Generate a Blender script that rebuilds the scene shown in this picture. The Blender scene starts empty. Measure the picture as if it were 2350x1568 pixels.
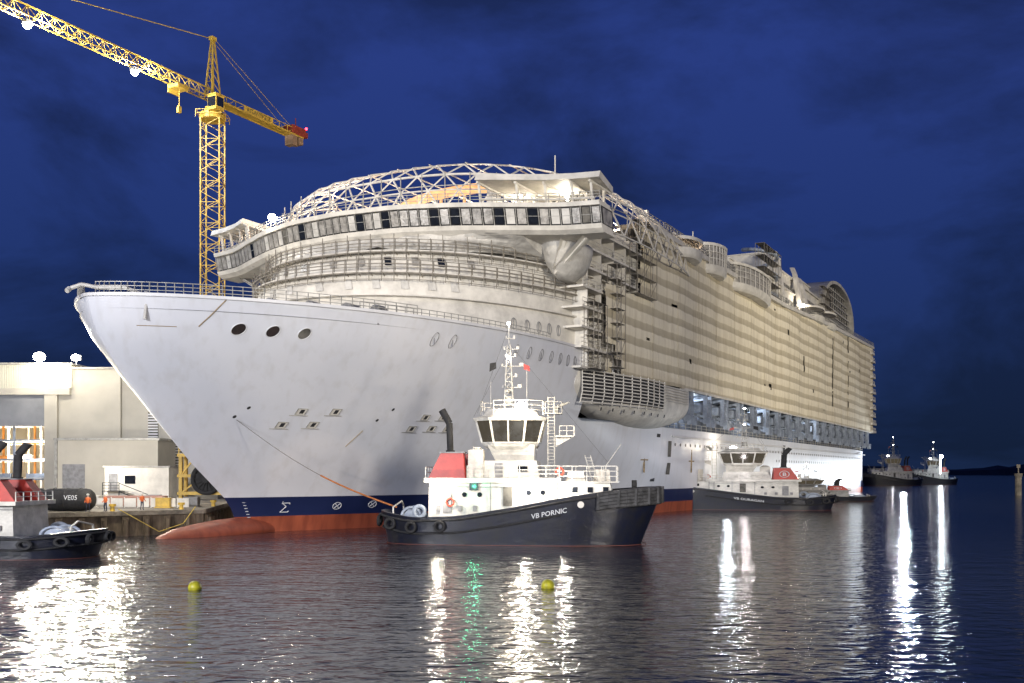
import bpy, math, random
from mathutils import Vector, Matrix, noise
random.seed(7)
scene=bpy.context.scene
COL=scene.collection
H=6.6
# ------------------------------------------------------------------ helpers
def mat(name,col,rough=.5,metal=0,var=.12,vscale=1.5,bump=0,bscale=8,emit=None,estr=0,spec=.5,col2=None,stretch=(1,1,1)):
    m=bpy.data.materials.new(name); m.use_nodes=True
    nt=m.node_tree; b=nt.nodes['Principled BSDF']
    b.inputs['Roughness'].default_value=rough; b.inputs['Metallic'].default_value=metal
    b.inputs['Specular IOR Level'].default_value=spec
    tc=nt.nodes.new('ShaderNodeTexCoord'); mp=nt.nodes.new('ShaderNodeMapping')
    mp.inputs['Scale'].default_value=stretch
    nt.links.new(tc.outputs['Object'],mp.inputs[0])
    n=nt.nodes.new('ShaderNodeTexNoise'); n.inputs['Scale'].default_value=vscale; n.inputs['Detail'].default_value=6; n.inputs['Roughness'].default_value=.65
    nt.links.new(mp.outputs[0],n.inputs[0])
    r=nt.nodes.new('ShaderNodeValToRGB')
    d=col2 if col2 else tuple(c*(1-var*2.2) for c in col)
    r.color_ramp.elements[0].position=.32; r.color_ramp.elements[0].color=(*d,1)
    r.color_ramp.elements[1].position=.62; r.color_ramp.elements[1].color=(*col,1)
    nt.links.new(n.outputs[0],r.inputs[0]); nt.links.new(r.outputs[0],b.inputs['Base Color'])
    if bump:
        n2=nt.nodes.new('ShaderNodeTexNoise'); n2.inputs['Scale'].default_value=bscale; n2.inputs['Detail'].default_value=4
        nt.links.new(mp.outputs[0],n2.inputs[0])
        bp=nt.nodes.new('ShaderNodeBump'); bp.inputs['Strength'].default_value=bump; bp.inputs['Distance'].default_value=.2
        nt.links.new(n2.outputs[0],bp.inputs['Height']); nt.links.new(bp.outputs[0],b.inputs['Normal'])
    if emit:
        b.inputs['Emission Color'].default_value=(*emit,1); b.inputs['Emission Strength'].default_value=estr
    return m
class MB:
    def __init__(s): s.v=[];s.f=[];s.mi=[]
    def add(s,vs,fs,m=0):
        o=len(s.v); s.v+= [tuple(p) for p in vs]
        for f in fs: s.f.append([o+i for i in f]); s.mi.append(m)
    def quad(s,a,b,c,d,m=0): s.add([a,b,c,d],[[0,1,2,3]],m)
    def box(s,x0,x1,y0,y1,z0,z1,m=0):
        s.add([(x0,y0,z0),(x1,y0,z0),(x1,y1,z0),(x0,y1,z0),(x0,y0,z1),(x1,y0,z1),(x1,y1,z1),(x0,y1,z1)],
          [[0,3,2,1],[4,5,6,7],[0,1,5,4],[1,2,6,5],[2,3,7,6],[3,0,4,7]],m)
    def taper(s,a,b,z0,z1,m=0):
        s.add([(a[0],a[2],z0),(a[1],a[2],z0),(a[1],a[3],z0),(a[0],a[3],z0),(b[0],b[2],z1),(b[1],b[2],z1),(b[1],b[3],z1),(b[0],b[3],z1)],
          [[0,3,2,1],[4,5,6,7],[0,1,5,4],[1,2,6,5],[2,3,7,6],[3,0,4,7]],m)
    def beam(s,p,q,w=.1,m=0,n=4):
        p=Vector(p);q=Vector(q);d=q-p
        if d.length<1e-5:return
        d.normalize(); a=Vector((0,0,1)) if abs(d.z)<.9 else Vector((1,0,0))
        e=d.cross(a).normalized(); g=d.cross(e)
        r=w/2*(1.414 if n==4 else 1); vs=[]
        for c in (p,q):
            for k in range(n):
                t=2*math.pi*(k+.5)/n; vs.append(c+e*math.cos(t)*r+g*math.sin(t)*r)
        fs=[[k,(k+1)%n,n+(k+1)%n,n+k] for k in range(n)]+[list(range(n))[::-1],list(range(n,2*n))]
        s.add(vs,fs,m)
    def cone(s,p,q,r0,r1,m=0,n=16):
        p=Vector(p);q=Vector(q);d=(q-p).normalized(); a=Vector((0,0,1)) if abs(d.z)<.9 else Vector((1,0,0))
        e=d.cross(a).normalized(); g=d.cross(e);vs=[]
        for c,r in ((p,r0),(q,r1)):
            for k in range(n):
                t=2*math.pi*k/n; vs.append(c+e*math.cos(t)*r+g*math.sin(t)*r)
        s.add(vs,[[k,(k+1)%n,n+(k+1)%n,n+k] for k in range(n)]+[list(range(n))[::-1],list(range(n,2*n))],m)
    def poly(s,pts,w=.1,m=0,closed=False,n=4):
        for a,b in zip(pts,pts[1:]+([pts[0]] if closed else [])):
            if a is b: continue
            s.beam(a,b,w,m,n)
    def loft(s,rings,closed=True,cap=True,m=0):
        n=len(rings[0]); vs=[p for r in rings for p in r]; fs=[]
        for i in range(len(rings)-1):
            for k in range(n if closed else n-1):
                k2=(k+1)%n; fs.append([i*n+k,i*n+k2,(i+1)*n+k2,(i+1)*n+k])
        if cap and closed: fs+= [list(range(n))[::-1],[(len(rings)-1)*n+k for k in range(n)]]
        s.add(vs,fs,m)
    def ball(s,c,r,m=0,sz=1,n=14):
        rings=[]
        for i in range(1,n//2+2):
            a=math.pi*(i-.0)/(n//2+2)
            rings.append([(c[0]+r*math.sin(a)*math.cos(2*math.pi*k/n),c[1]+r*math.sin(a)*math.sin(2*math.pi*k/n),c[2]+r*sz*math.cos(a)) for k in range(n)])
        s.loft(rings,m=m)
    def torus(s,c,R,r,axis='y',m=0,n=20,k=8):
        rings=[]
        for i in range(n+1):
            a=2*math.pi*i/n; ring=[]
            for j in range(k):
                b=2*math.pi*j/k; rr=R+r*math.cos(b); h=r*math.sin(b)
                if axis=='y': ring.append((c[0]+rr*math.cos(a),c[1]+h,c[2]+rr*math.sin(a)))
                elif axis=='x': ring.append((c[0]+h,c[1]+rr*math.cos(a),c[2]+rr*math.sin(a)))
                else: ring.append((c[0]+rr*math.cos(a),c[1]+rr*math.sin(a),c[2]+h))
            rings.append(ring)
        s.loft(rings,cap=False,m=m)
    def rail(s,pts,h=1.1,nr=3,step=2,w=.06,m=0):
        for k in range(1,nr+1):
            s.poly([(p[0],p[1],p[2]+h*k/nr) for p in pts],w,m)
        for a,b in zip(pts,pts[1:]):
            a=Vector(a);b=Vector(b);L=(b-a).length;c=max(1,int(L/step))
            for i in range(c):
                p=a.lerp(b,i/c); s.beam(p,p+Vector((0,0,h)),w*1.1,m)
        p=Vector(pts[-1]); s.beam(p,p+Vector((0,0,h)),w*1.1,m)
    def obj(s,name,parent=None,mats=(),smooth=False,loc=None):
        me=bpy.data.meshes.new(name); me.from_pydata(s.v,[],s.f)
        for m in (mats if isinstance(mats,(list,tuple)) else [mats]): me.materials.append(m)
        me.polygons.foreach_set('material_index',s.mi)
        import bmesh
        bm=bmesh.new(); bm.from_mesh(me); bmesh.ops.recalc_face_normals(bm,faces=bm.faces); bm.to_mesh(me); bm.free()
        if smooth:
            me.polygons.foreach_set('use_smooth',[True]*len(me.polygons))
            try: me.set_sharp_from_angle(angle=math.radians(38))
            except Exception: pass
        o=bpy.data.objects.new(name,me); COL.objects.link(o)
        if parent: o.parent=parent
        if loc: o.location=loc
        return o
def empty(name,loc,rz=0,label=None,cat=None,group=None):
    o=bpy.data.objects.new(name,None); COL.objects.link(o); o.location=loc; o.rotation_euler=(0,0,rz); o.empty_display_size=.5
    if label:o["label"]=label
    if cat:o["category"]=cat
    if group:o["group"]=group
    return o
def tag(o,label,cat,group=None):
    o["label"]=label;o["category"]=cat
    if group:o["group"]=group
    return o
def interp(x,tab):
    if x<=tab[0][0]: return tab[0][1]
    for (a,b),(c,d) in zip(tab,tab[1:]):
        if x<=c: return b+(d-b)*(x-a)/(c-a)
    return tab[-1][1]
def light(name,typ,loc,power,col,radius=.3,target=None,cone=None,parent=None,blend=.5):
    l=bpy.data.lights.new(name,typ); l.energy=power; l.color=col
    if typ in('POINT','SPOT'): l.shadow_soft_size=radius
    if cone: l.spot_size=math.radians(cone); l.spot_blend=blend
    o=bpy.data.objects.new(name,l); COL.objects.link(o); o.location=loc
    if target is not None:
        o.rotation_euler=(Vector(target)-Vector(loc)).to_track_quat('-Z','Y').to_euler()
    if parent:o.parent=parent
    return o
def text_mesh(name,body,size,fn,parent,m,bold=False,align='CENTER'):
    c=bpy.data.curves.new(name,'FONT'); c.body=body; c.size=size; c.align_x=align; c.resolution_u=2
    if bold: c.offset=size*.012
    o=bpy.data.objects.new(name,c); COL.objects.link(o)
    bpy.context.view_layer.update()
    me=bpy.data.meshes.new_from_object(o.evaluated_get(bpy.context.evaluated_depsgraph_get()))
    bpy.data.objects.remove(o)
    for v in me.vertices: v.co=Vector(fn(v.co.x,v.co.y))
    me.materials.clear(); me.materials.append(m)
    for p in me.polygons: p.material_index=0
    o=bpy.data.objects.new(name,me); COL.objects.link(o); o.parent=parent
    return o
# ------------------------------------------------------------------ materials
WHITE=mat('white_paint',(.68,.68,.69),.38,var=.07,vscale=.3,bump=.03,bscale=1.2)
WHITE2=mat('primer_white',(.68,.65,.59),.6,var=.13,vscale=.5,bump=.1,bscale=2)
TARP=mat('white_tarpaulin',(.60,.58,.54),.55,var=.16,vscale=.6,bump=.6,bscale=1.3)
STEEL=mat('galvanised_steel',(.38,.37,.34),.45,.2,var=.2,vscale=2)
SCAF=mat('scaffold_tube',(.24,.215,.18),.6,.1,var=.2,vscale=2)
GREY=mat('grey_paint',(.25,.25,.26),.5,var=.2)
DARK=mat('dark_interior',(.03,.03,.034),.7,var=.2)
DARKW=mat('shadowed_interior',(.15,.14,.12),.7,var=.35,vscale=.8)
GLASS=mat('dark_glass',(.015,.018,.025),.06,var=.2,spec=.8)
FILM=mat('silver_film',(.42,.40,.37),.35,.1,var=.3,vscale=1.2,bump=.3,bscale=3)
YELLOW=mat('crane_yellow',(.64,.42,.06),.5,var=.2,vscale=1)
REDC=mat('crane_red',(.30,.05,.02),.5,var=.2)
BLUEG=mat('davit_bluegrey',(.33,.38,.47),.5,var=.25,vscale=.8)
BLACK=mat('navy_black_hull_paint',(.007,.009,.022),.34,var=.3,vscale=.8,bump=.15,bscale=1.5,col2=(.014,.014,.016))
RUBBER=mat('rubber',(.022,.022,.024),.8,var=.3,vscale=2,bump=.3,bscale=5)
GRUB=mat('worn_rubber',(.065,.065,.07),.75,var=.35,vscale=1.4,bump=.3,bscale=4)
TRED=mat('funnel_red',(.42,.035,.022),.4,var=.15,vscale=1)
TWHITE=mat('tug_white',(.62,.60,.55),.35,var=.18,vscale=.9,bump=.05,bscale=2)
DECKG=mat('deck_green_grey',(.12,.13,.13),.7,var=.3)
CONC=mat('quay_concrete',(.24,.21,.17),.85,var=.3,vscale=.5,bump=.6,bscale=3)
CONCW=mat('quay_wall_rusty',(.17,.13,.09),.85,col2=(.045,.035,.025),vscale=.7,bump=.9,bscale=2,stretch=(1,1,.35))
ROPE=mat('grey_rope',(.20,.18,.17),.9,var=.2,vscale=6)
OROPE=mat('orange_rope',(.50,.17,.05),.9,var=.3,vscale=6)
ORANGE=mat('orange_cladding_glow',(.75,.42,.18),.5,var=.2,vscale=.7,emit=(1,.48,.18),estr=.7)  # orange emission stands in for warm light on the arc wall
RACKO=mat('rack_orange',(.60,.25,.06),.5,var=.2,vscale=.7)
LAMPW=mat('lamp_glow',(1,1,1),.5,emit=(1,.95,.86),estr=60)
LAMPC=mat('lamp_glow_cool',(1,1,1),.5,emit=(.85,.93,1),estr=60)
LAMPR=mat('lamp_glow_red',(1,.1,.1),.5,emit=(1,.03,.05),estr=12)
LAMPG=mat('lamp_glow_green',(.1,1,.4),.5,emit=(.05,1,.45),estr=6)
WHITETXT=mat('white_lettering',(.60,.61,.63),.5,var=.1)
BUOY=mat('yellow_buoy',(.50,.46,.02),.4,var=.25,vscale=3)
CABGL=mat('wheelhouse_glass_glow',(.02,.023,.028),.12,var=.4,vscale=.9,emit=(1,.80,.5),estr=.07,spec=.5)  # weak warm emission in the panes stands in for cabin light

def hull_mat():
    m=bpy.data.materials.new('ship_hull_paint'); m.use_nodes=True; nt=m.node_tree; b=nt.nodes['Principled BSDF']
    tc=nt.nodes.new('ShaderNodeTexCoord'); sx=nt.nodes.new('ShaderNodeSeparateXYZ'); nt.links.new(tc.outputs['Object'],sx.inputs[0])
    n=nt.nodes.new('ShaderNodeTexNoise'); n.inputs['Scale'].default_value=.09; n.inputs['Detail'].default_value=7
    nt.links.new(tc.outputs['Object'],n.inputs[0])
    mp=nt.nodes.new('ShaderNodeMapping'); mp.inputs['Scale'].default_value=(1.2,1.2,.12); nt.links.new(tc.outputs['Object'],mp.inputs[0])
    n2=nt.nodes.new('ShaderNodeTexNoise'); n2.inputs['Scale'].default_value=.8; n2.inputs['Detail'].default_value=5; nt.links.new(mp.outputs[0],n2.inputs[0])
    r=nt.nodes.new('ShaderNodeValToRGB'); e=r.color_ramp.elements; e[0].position=.3;e[0].color=(.60,.62,.68,1); e[1].position=.6; e[1].color=(.68,.69,.735,1); nt.links.new(n.outputs[0],r.inputs[0])
    r2=nt.nodes.new('ShaderNodeValToRGB'); e=r2.color_ramp.elements; e[0].position=.25;e[0].color=(.91,.90,.88,1); e[1].position=.5; e[1].color=(1,1,1,1); nt.links.new(n2.outputs[0],r2.inputs[0])
    mx=nt.nodes.new('ShaderNodeMix'); mx.data_type='RGBA'; mx.blend_type='MULTIPLY'; mx.inputs[0].default_value=1
    nt.links.new(r.outputs[0],mx.inputs[6]); nt.links.new(r2.outputs[0],mx.inputs[7])
    red=nt.nodes.new('ShaderNodeValToRGB'); e=red.color_ramp.elements; e[0].position=.35;e[0].color=(.23,.055,.03,1); e[1].position=.6;e[1].color=(.36,.09,.045,1); nt.links.new(n2.outputs[0],red.inputs[0])
    def lt(th):
        k=nt.nodes.new('ShaderNodeMath'); k.operation='LESS_THAN'; k.inputs[1].default_value=th; nt.links.new(sx.outputs[2],k.inputs[0]); return k
    a=nt.nodes.new('ShaderNodeMix'); a.data_type='RGBA'; nt.links.new(lt(3.9).outputs[0],a.inputs[0]); nt.links.new(mx.outputs[2],a.inputs[6]); a.inputs[7].default_value=(.012,.020,.075,1)
    c=nt.nodes.new('ShaderNodeMix'); c.data_type='RGBA'; nt.links.new(lt(1.75).outputs[0],c.inputs[0]); nt.links.new(a.outputs[2],c.inputs[6]); nt.links.new(red.outputs[0],c.inputs[7])
    nt.links.new(c.outputs[2],b.inputs['Base Color']); b.inputs['Roughness'].default_value=.40
    br=nt.nodes.new('ShaderNodeTexNoise'); br.inputs['Scale'].default_value=.35; br.inputs['Detail'].default_value=2; nt.links.new(tc.outputs['Object'],br.inputs[0])
    bp=nt.nodes.new('ShaderNodeBump'); bp.inputs['Strength'].default_value=.12; bp.inputs['Distance'].default_value=.3; nt.links.new(br.outputs[0],bp.inputs['Height']); nt.links.new(bp.outputs[0],b.inputs['Normal'])
    return m
HULL=hull_mat()
def wrap_mat():
    m=bpy.data.materials.new('scaffold_sheeting'); m.use_nodes=True; nt=m.node_tree; b=nt.nodes['Principled BSDF']
    tc=nt.nodes.new('ShaderNodeTexCoord'); sx=nt.nodes.new('ShaderNodeSeparateXYZ'); nt.links.new(tc.outputs['Object'],sx.inputs[0])
    n=nt.nodes.new('ShaderNodeTexNoise'); n.inputs['Scale'].default_value=.5; n.inputs['Detail'].default_value=5; nt.links.new(tc.outputs['Object'],n.inputs[0])
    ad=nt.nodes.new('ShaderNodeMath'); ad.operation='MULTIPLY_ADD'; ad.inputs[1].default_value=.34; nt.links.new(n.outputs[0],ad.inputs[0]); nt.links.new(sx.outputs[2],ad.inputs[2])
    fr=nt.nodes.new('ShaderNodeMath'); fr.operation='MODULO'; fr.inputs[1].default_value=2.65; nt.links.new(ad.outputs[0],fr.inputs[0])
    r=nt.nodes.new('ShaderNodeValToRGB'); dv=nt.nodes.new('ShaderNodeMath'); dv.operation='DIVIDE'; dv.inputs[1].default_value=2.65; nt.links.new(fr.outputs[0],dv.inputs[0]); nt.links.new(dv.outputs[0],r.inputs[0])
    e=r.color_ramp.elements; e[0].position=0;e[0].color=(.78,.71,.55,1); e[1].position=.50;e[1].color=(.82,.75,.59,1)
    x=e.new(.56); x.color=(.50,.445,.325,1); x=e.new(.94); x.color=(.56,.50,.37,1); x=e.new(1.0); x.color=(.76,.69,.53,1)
    mp=nt.nodes.new('ShaderNodeMapping'); mp.inputs['Scale'].default_value=(1,1,.07); nt.links.new(tc.outputs['Object'],mp.inputs[0])
    n2=nt.nodes.new('ShaderNodeTexNoise'); n2.inputs['Scale'].default_value=1.1; n2.inputs['Detail'].default_value=5; nt.links.new(mp.outputs[0],n2.inputs[0])
    r2=nt.nodes.new('ShaderNodeValToRGB'); e=r2.color_ramp.elements; e[0].position=.3;e[0].color=(.80,.78,.75,1); e[1].position=.55; e[1].color=(1.0,1.0,1.0,1); nt.links.new(n2.outputs[0],r2.inputs[0])
    mx=nt.nodes.new('ShaderNodeMix'); mx.data_type='RGBA'; mx.blend_type='MULTIPLY'; mx.inputs[0].default_value=1
    nt.links.new(r.outputs[0],mx.inputs[6]); nt.links.new(r2.outputs[0],mx.inputs[7]); nt.links.new(mx.outputs[2],b.inputs['Base Color'])
    b.inputs['Roughness'].default_value=.8
    n3=nt.nodes.new('ShaderNodeTexNoise'); n3.inputs['Scale'].default_value=1.2; n3.inputs['Detail'].default_value=3; nt.links.new(tc.outputs['Object'],n3.inputs[0])
    bp=nt.nodes.new('ShaderNodeBump'); bp.inputs['Strength'].default_value=.35; bp.inputs['Distance'].default_value=.2; nt.links.new(n3.outputs[0],bp.inputs['Height']); nt.links.new(bp.outputs[0],b.inputs['Normal'])
    return m
WRAP=wrap_mat()
def corr_mat(name,col,scale=2.2):
    m=bpy.data.materials.new(name); m.use_nodes=True; nt=m.node_tree; b=nt.nodes['Principled BSDF']
    tc=nt.nodes.new('ShaderNodeTexCoord'); w=nt.nodes.new('ShaderNodeTexWave'); w.bands_direction='X'; w.inputs['Scale'].default_value=scale; nt.links.new(tc.outputs['Object'],w.inputs[0])
    n=nt.nodes.new('ShaderNodeTexNoise'); n.inputs['Scale'].default_value=.3; n.inputs['Detail'].default_value=6; nt.links.new(tc.outputs['Object'],n.inputs[0])
    r=nt.nodes.new('ShaderNodeValToRGB'); e=r.color_ramp.elements; e[0].position=.3; e[0].color=(*[c*.85 for c in col],1); e[1].position=.6; e[1].color=(*col,1); nt.links.new(n.outputs[0],r.inputs[0])
    wr=nt.nodes.new('ShaderNodeMapRange'); wr.inputs['To Min'].default_value=.82; nt.links.new(w.outputs[1],wr.inputs[0])
    mx=nt.nodes.new('ShaderNodeMix'); mx.data_type='RGBA'; mx.blend_type='MULTIPLY'; mx.inputs[0].default_value=1
    nt.links.new(r.outputs[0],mx.inputs[6]); nt.links.new(wr.outputs[0],mx.inputs[7])
    nt.links.new(mx.outputs[2],b.inputs['Base Color']); b.inputs['Roughness'].default_value=.6
    bp=nt.nodes.new('ShaderNodeBump'); bp.inputs['Strength'].default_value=.5; bp.inputs['Distance'].default_value=.08; nt.links.new(w.outputs[1],bp.inputs['Height']); nt.links.new(bp.outputs[0],b.inputs['Normal'])
    return m
CORR=corr_mat('corrugated_cladding',(.54,.51,.44))
CORR2=corr_mat('translucent_cladding',(.60,.58,.47),1.2)

# ------------------------------------------------------------------ world
w=bpy.data.worlds.new("World"); scene.world=w; w.use_nodes=True; nt=w.node_tree
bg=nt.nodes['Background']; tc=nt.nodes.new('ShaderNodeTexCoord')
sx=nt.nodes.new('ShaderNodeSeparateXYZ'); nt.links.new(tc.outputs['Generated'],sx.inputs[0])
gr=nt.nodes.new('ShaderNodeValToRGB'); e=gr.color_ramp.elements; e[0].position=0;e[0].color=(.011,.025,.078,1); e[1].position=.6;e[1].color=(.017,.036,.17,1)
x=e.new(.06); x.color=(.013,.030,.105,1); x=e.new(.2); x.color=(.016,.037,.16,1); x=e.new(.38); x.color=(.022,.046,.22,1)
nt.links.new(sx.outputs[2],gr.inputs[0])
mp=nt.nodes.new('ShaderNodeMapping'); mp.inputs['Scale'].default_value=(1.7,1.7,3.8); mp.inputs['Rotation'].default_value=(.25,.45,.2); mp.inputs['Location'].default_value=(5.1,2.25,.4); nt.links.new(tc.outputs['Generated'],mp.inputs[0])
n=nt.nodes.new('ShaderNodeTexNoise'); n.inputs['Scale'].default_value=1.9; n.inputs['Detail'].default_value=9; n.inputs['Roughness'].default_value=.6; n.inputs['Distortion'].default_value=.35; nt.links.new(mp.outputs[0],n.inputs[0])
cr=nt.nodes.new('ShaderNodeValToRGB'); e=cr.color_ramp.elements; e[0].position=.42;e[0].color=(1,1,1,1); e[1].position=.62;e[1].color=(.56,.53,.46,1); nt.links.new(n.outputs[0],cr.inputs[0])
mx=nt.nodes.new('ShaderNodeMix'); mx.data_type='RGBA'; mx.blend_type='MULTIPLY'; mx.inputs[0].default_value=1
nt.links.new(gr.outputs[0],mx.inputs[6]); nt.links.new(cr.outputs[0],mx.inputs[7]); nt.links.new(mx.outputs[2],bg.inputs[0]); bg.inputs[1].default_value=1.0

# ------------------------------------------------------------------ water
m=bpy.data.materials.new('harbour_water'); m.use_nodes=True; nt=m.node_tree; b=nt.nodes['Principled BSDF']
b.inputs['Base Color'].default_value=(.024,.028,.038,1); b.inputs['Roughness'].default_value=.10; b.inputs['IOR'].default_value=1.45
tc=nt.nodes.new('ShaderNodeTexCoord')
mp=nt.nodes.new('ShaderNodeMapping'); mp.inputs['Scale'].default_value=(.55,1.0,1); mp.inputs['Rotation'].default_value=(0,0,.15); nt.links.new(tc.outputs['Object'],mp.inputs[0])
n1=nt.nodes.new('ShaderNodeTexNoise'); n1.inputs['Scale'].default_value=1.5; n1.inputs['Detail'].default_value=2.5; n1.inputs['Roughness'].default_value=.5; n1.inputs['Distortion'].default_value=.4
n2=nt.nodes.new('ShaderNodeTexNoise'); n2.inputs['Scale'].default_value=.28; n2.inputs['Detail'].default_value=2
nt.links.new(mp.outputs[0],n1.inputs[0]); nt.links.new(mp.outputs[0],n2.inputs[0])
b1=nt.nodes.new('ShaderNodeBump'); b1.inputs['Strength'].default_value=1; b1.inputs['Distance'].default_value=.13
b2=nt.nodes.new('ShaderNodeBump'); b2.inputs['Strength'].default_value=1; b2.inputs['Distance'].default_value=.20
nt.links.new(n1.outputs[0],b1.inputs['Height']); nt.links.new(n2.outputs[0],b2.inputs['Height']); nt.links.new(b2.outputs[0],b1.inputs['Normal']); nt.links.new(b1.outputs[0],b.inputs['Normal'])
q=MB(); q.quad((-6000,-300,0),(6000,-300,0),(6000,9000,0),(-6000,9000,0)); o=q.obj('water',None,m); o["kind"]="structure"; o["label"]="dark rippled harbour water"
# far shore
q=MB(); pr=[]
for i in range(161):
    X=-1500+i*30; z=10+9*noise.noise((X*.004,0,0))+4*noise.noise((X*.03,3,0)); z=max(3,z)*interp(X,[(-1500,2),(1200,2.2),(2500,1.5),(3300,.9)])
    pr.append((X,2600+120*math.sin(i*.11),z))
q.loft([[(p[0],p[1]-40,-1) for p in pr],[(p[0],p[1],p[2]*.75) for p in pr],[(p[0],p[1]+60,p[2]) for p in pr],[(p[0],p[1]+400,-1) for p in pr]],closed=False,cap=False)
o=q.obj('far_shore',None,mat('far_shore_dark',(.02,.028,.03),.9,var=.3,vscale=.02)); o["kind"]="structure"; o["label"]="low dark wooded shoreline across the water"

# ------------------------------------------------------------------ quay
QZ=2.6
q=MB()
edge=[(-420,98.5),(-46,98.5),(-33.8,109),(-40.5,147),(68,349),(68,420),(-420,420)]
q.add([(x,y,QZ) for x,y in edge],[list(range(len(edge)))],0)
for a,b in zip(edge,edge[1:]+edge[:1]): q.add([(a[0],a[1],-2),(b[0],b[1],-2),(b[0],b[1],QZ-.45),(a[0],a[1],QZ-.45)],[[0,1,2,3]],1)
for a,b in zip(edge[:4],edge[1:5]):
    a=Vector((*a,QZ-.22));b=Vector((*b,QZ-.22)); q.beam(a,b,.46,0)
o=q.obj('quay_ground',None,[CONC,CONCW]); o["kind"]="structure"; o["label"]="concrete quay with stained rusty wall"
pile=MB(); pile.box(-.3,.3,-.35,0,-1,2.0); pile.cone((0,-.5,-.9),(0,-.5,1.7),.22,.22,0,10)
pm=pile.obj('fender_pile',None,CONCW); k=0
def piles(a,b,step):
    global k
    a=Vector((*a,0));b=Vector((*b,0));d=(b-a);L=d.length;d.normalize()
    for i in range(int(L/step)):
        p=a+d*(1+i*step)
        if k==0:o=pm
        else:
            o=pm.copy();COL.objects.link(o)
        o.location=p; o.rotation_euler=(0,0,math.atan2(d.y,d.x)); k+=1
        tag(o,"weathered fender pile fixed to the quay wall","pile","fender piles along the quay")
piles((-60,98.45),(-46,98.45),2.4); piles((-46,98.45),(-33.8,108.95),2.2); piles((-33.75,109),(-40.4,147),3)

# ------------------------------------------------------------------ ship
OX,OY=-16.5,134.
ship=empty('cruise_ship',(OX,OY,0),math.atan2(.881,.4725),"huge white cruise ship under construction, sheeted flank, red bottom","cruise ship")
def W(u,v,z=0): return Vector((OX+.4725*u+.881*v,OY+.881*u-.4725*v,z))
S=lambda u,v,z:(u,-v,z)
STEM=[(-2,-28),(0,-28.5),(1.4,-28.9),(3.3,-29.9),(4.5,-31.3),(7.7,-35.4),(12,-40.0),(16.3,-44.2),(19.6,-46.8),(21.5,-47.6),(23,-47.9)]
us=lambda z:interp(z,STEM)
def hb(u,z):
    s=max(0,min(1,z/23))**1.2; L=95-42*s; p=1.8+.4*s; q=1.0+.42*s; B=22.8+1.2*s
    t=(u-us(z))/L
    if t<=0:return 0
    if t>=1:return B
    return B*(1-(1-t)**p)**(1/q)
U1=12.
q=MB(); zs=[-2,0,.9,1.75,2.8,3.9,5.5,7.7,10,12,14]; zs2=zs+[16.3,18,19.6,21,22,23]
def hullgrid(zl,sgn,m=0):
    rows=[]
    for z in zl:
        row=[]
        for i in range(61):
            a=(i/60)**2.0; u=us(z)+a*(U1-us(z)); row.append(S(u,sgn*hb(u,z),z))
        rows.append(row)
    q.loft(rows,closed=False,cap=False,m=m)
for sg in(1,-1):
    hullgrid(zs2,sg)
    rows=[]
    for z in zs:
        rows.append([S(u,sg*hb(u,z)*(1 if u<225 else 1-(u-225)/25*.06),z) for u in [U1+i*(250-U1)/60 for i in range(61)]])
    q.loft(rows,closed=False,cap=False)
q.add([S(250,v,z) for v,z in((22,-2),(-22,-2),(-22,14),(22,14))],[[0,1,2,3]])
hull=q.obj('hull',ship,HULL,smooth=True)
q=MB()
rim=[S(us(23)+((i/60)**2)*(U1-us(23)),hb(us(23)+((i/60)**2)*(U1-us(23)),23),23.03) for i in range(61)]
rim2=[(a,-b,c) for a,b,c in rim]
q.poly(rim,.3); q.poly(rim2,.3); q.obj('bulwark_rim',ship,WHITE)
q=MB(); q.loft([[ (p[0]+.3,p[1]*.97,21.8) for p in rim],[(p[0]+.3,-p[1]*.97,21.8) for p in rim]],closed=False,cap=False)
q.obj('fore_deck',ship,GREY)
q=MB(); rings=[]
for t,rr,zc in((-40.2,.05,-.55),(-39.9,.55,-.5),(-39,1.05,-.4),(-37,1.6,-.25),(-34,1.95,-.1),(-31,2.0,.15),(-28,1.9,.35),(-25,1.6,.3),(-21,.9,0)):
    rings.append([S(t,rr*1.15*math.cos(a*math.pi/12),zc+rr*.72*math.sin(a*math.pi/12)) for a in range(24)])
q.loft(rings); q.obj('bulbous_bow',ship,HULL,smooth=True)
pts=[]
for i in range(4,40):
    u=us(23)+((i/60)**2)*(U1-us(23)); pts.append(S(u,hb(u,23)-.25,23.1))
q=MB(); q.rail(pts,1.1,3,1.4,.06); q.obj('bow_railing',ship,STEEL)
q=MB(); q.rail([(p[0],-p[1],p[2]) for p in pts],1.1,3,1.4,.06); q.obj('bow_railing',ship,STEEL)
q=MB(); pts=[S(u,hb(u,23)-.3,23.1) for u in range(-29,3,2)]
q.rail(pts,.8,2,1.0,.06); q.obj('side_railing',ship,STEEL)
q=MB()
q.poly([S(-49.0,-1,23.5),S(-48.4,-.2,23.9),S(-47.6,1.2,23.6),S(-46.2,3.0,23.7),S(-44.9,4.2,23.0)],.36,n=8)
q.poly([S(-44.9,4.2,23.0),S(-45.1,4.5,22.2),S(-45.2,4.4,20.8)],.32,n=8)
q.poly([S(-49.0,-1,23.5),S(-49.4,-.9,23.2)],.45,n=8); q.ball(S(-44.9,4.3,23.1),.34)
q.obj('bow_bracket',ship,TARP,smooth=True)
for u,v,sz in((-38,6,1.0),(-34,10,1.3),(-31,12.5,1.1),(-28,15,1.5),(-24,15.5,1.0),(-36,2,1.6),(-26,17,1.0),(-30,6,1.8)):
    q=MB(); q.cone(S(u-sz*.6,v,23.2),S(u+sz*.6,v,23.2),.75,.75,0,12); q.box(u-sz*.8,u+sz*.8,-v-.5,-v+.5,21.8,22.9)
    q.obj('mooring_winch',ship,GREY)
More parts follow.
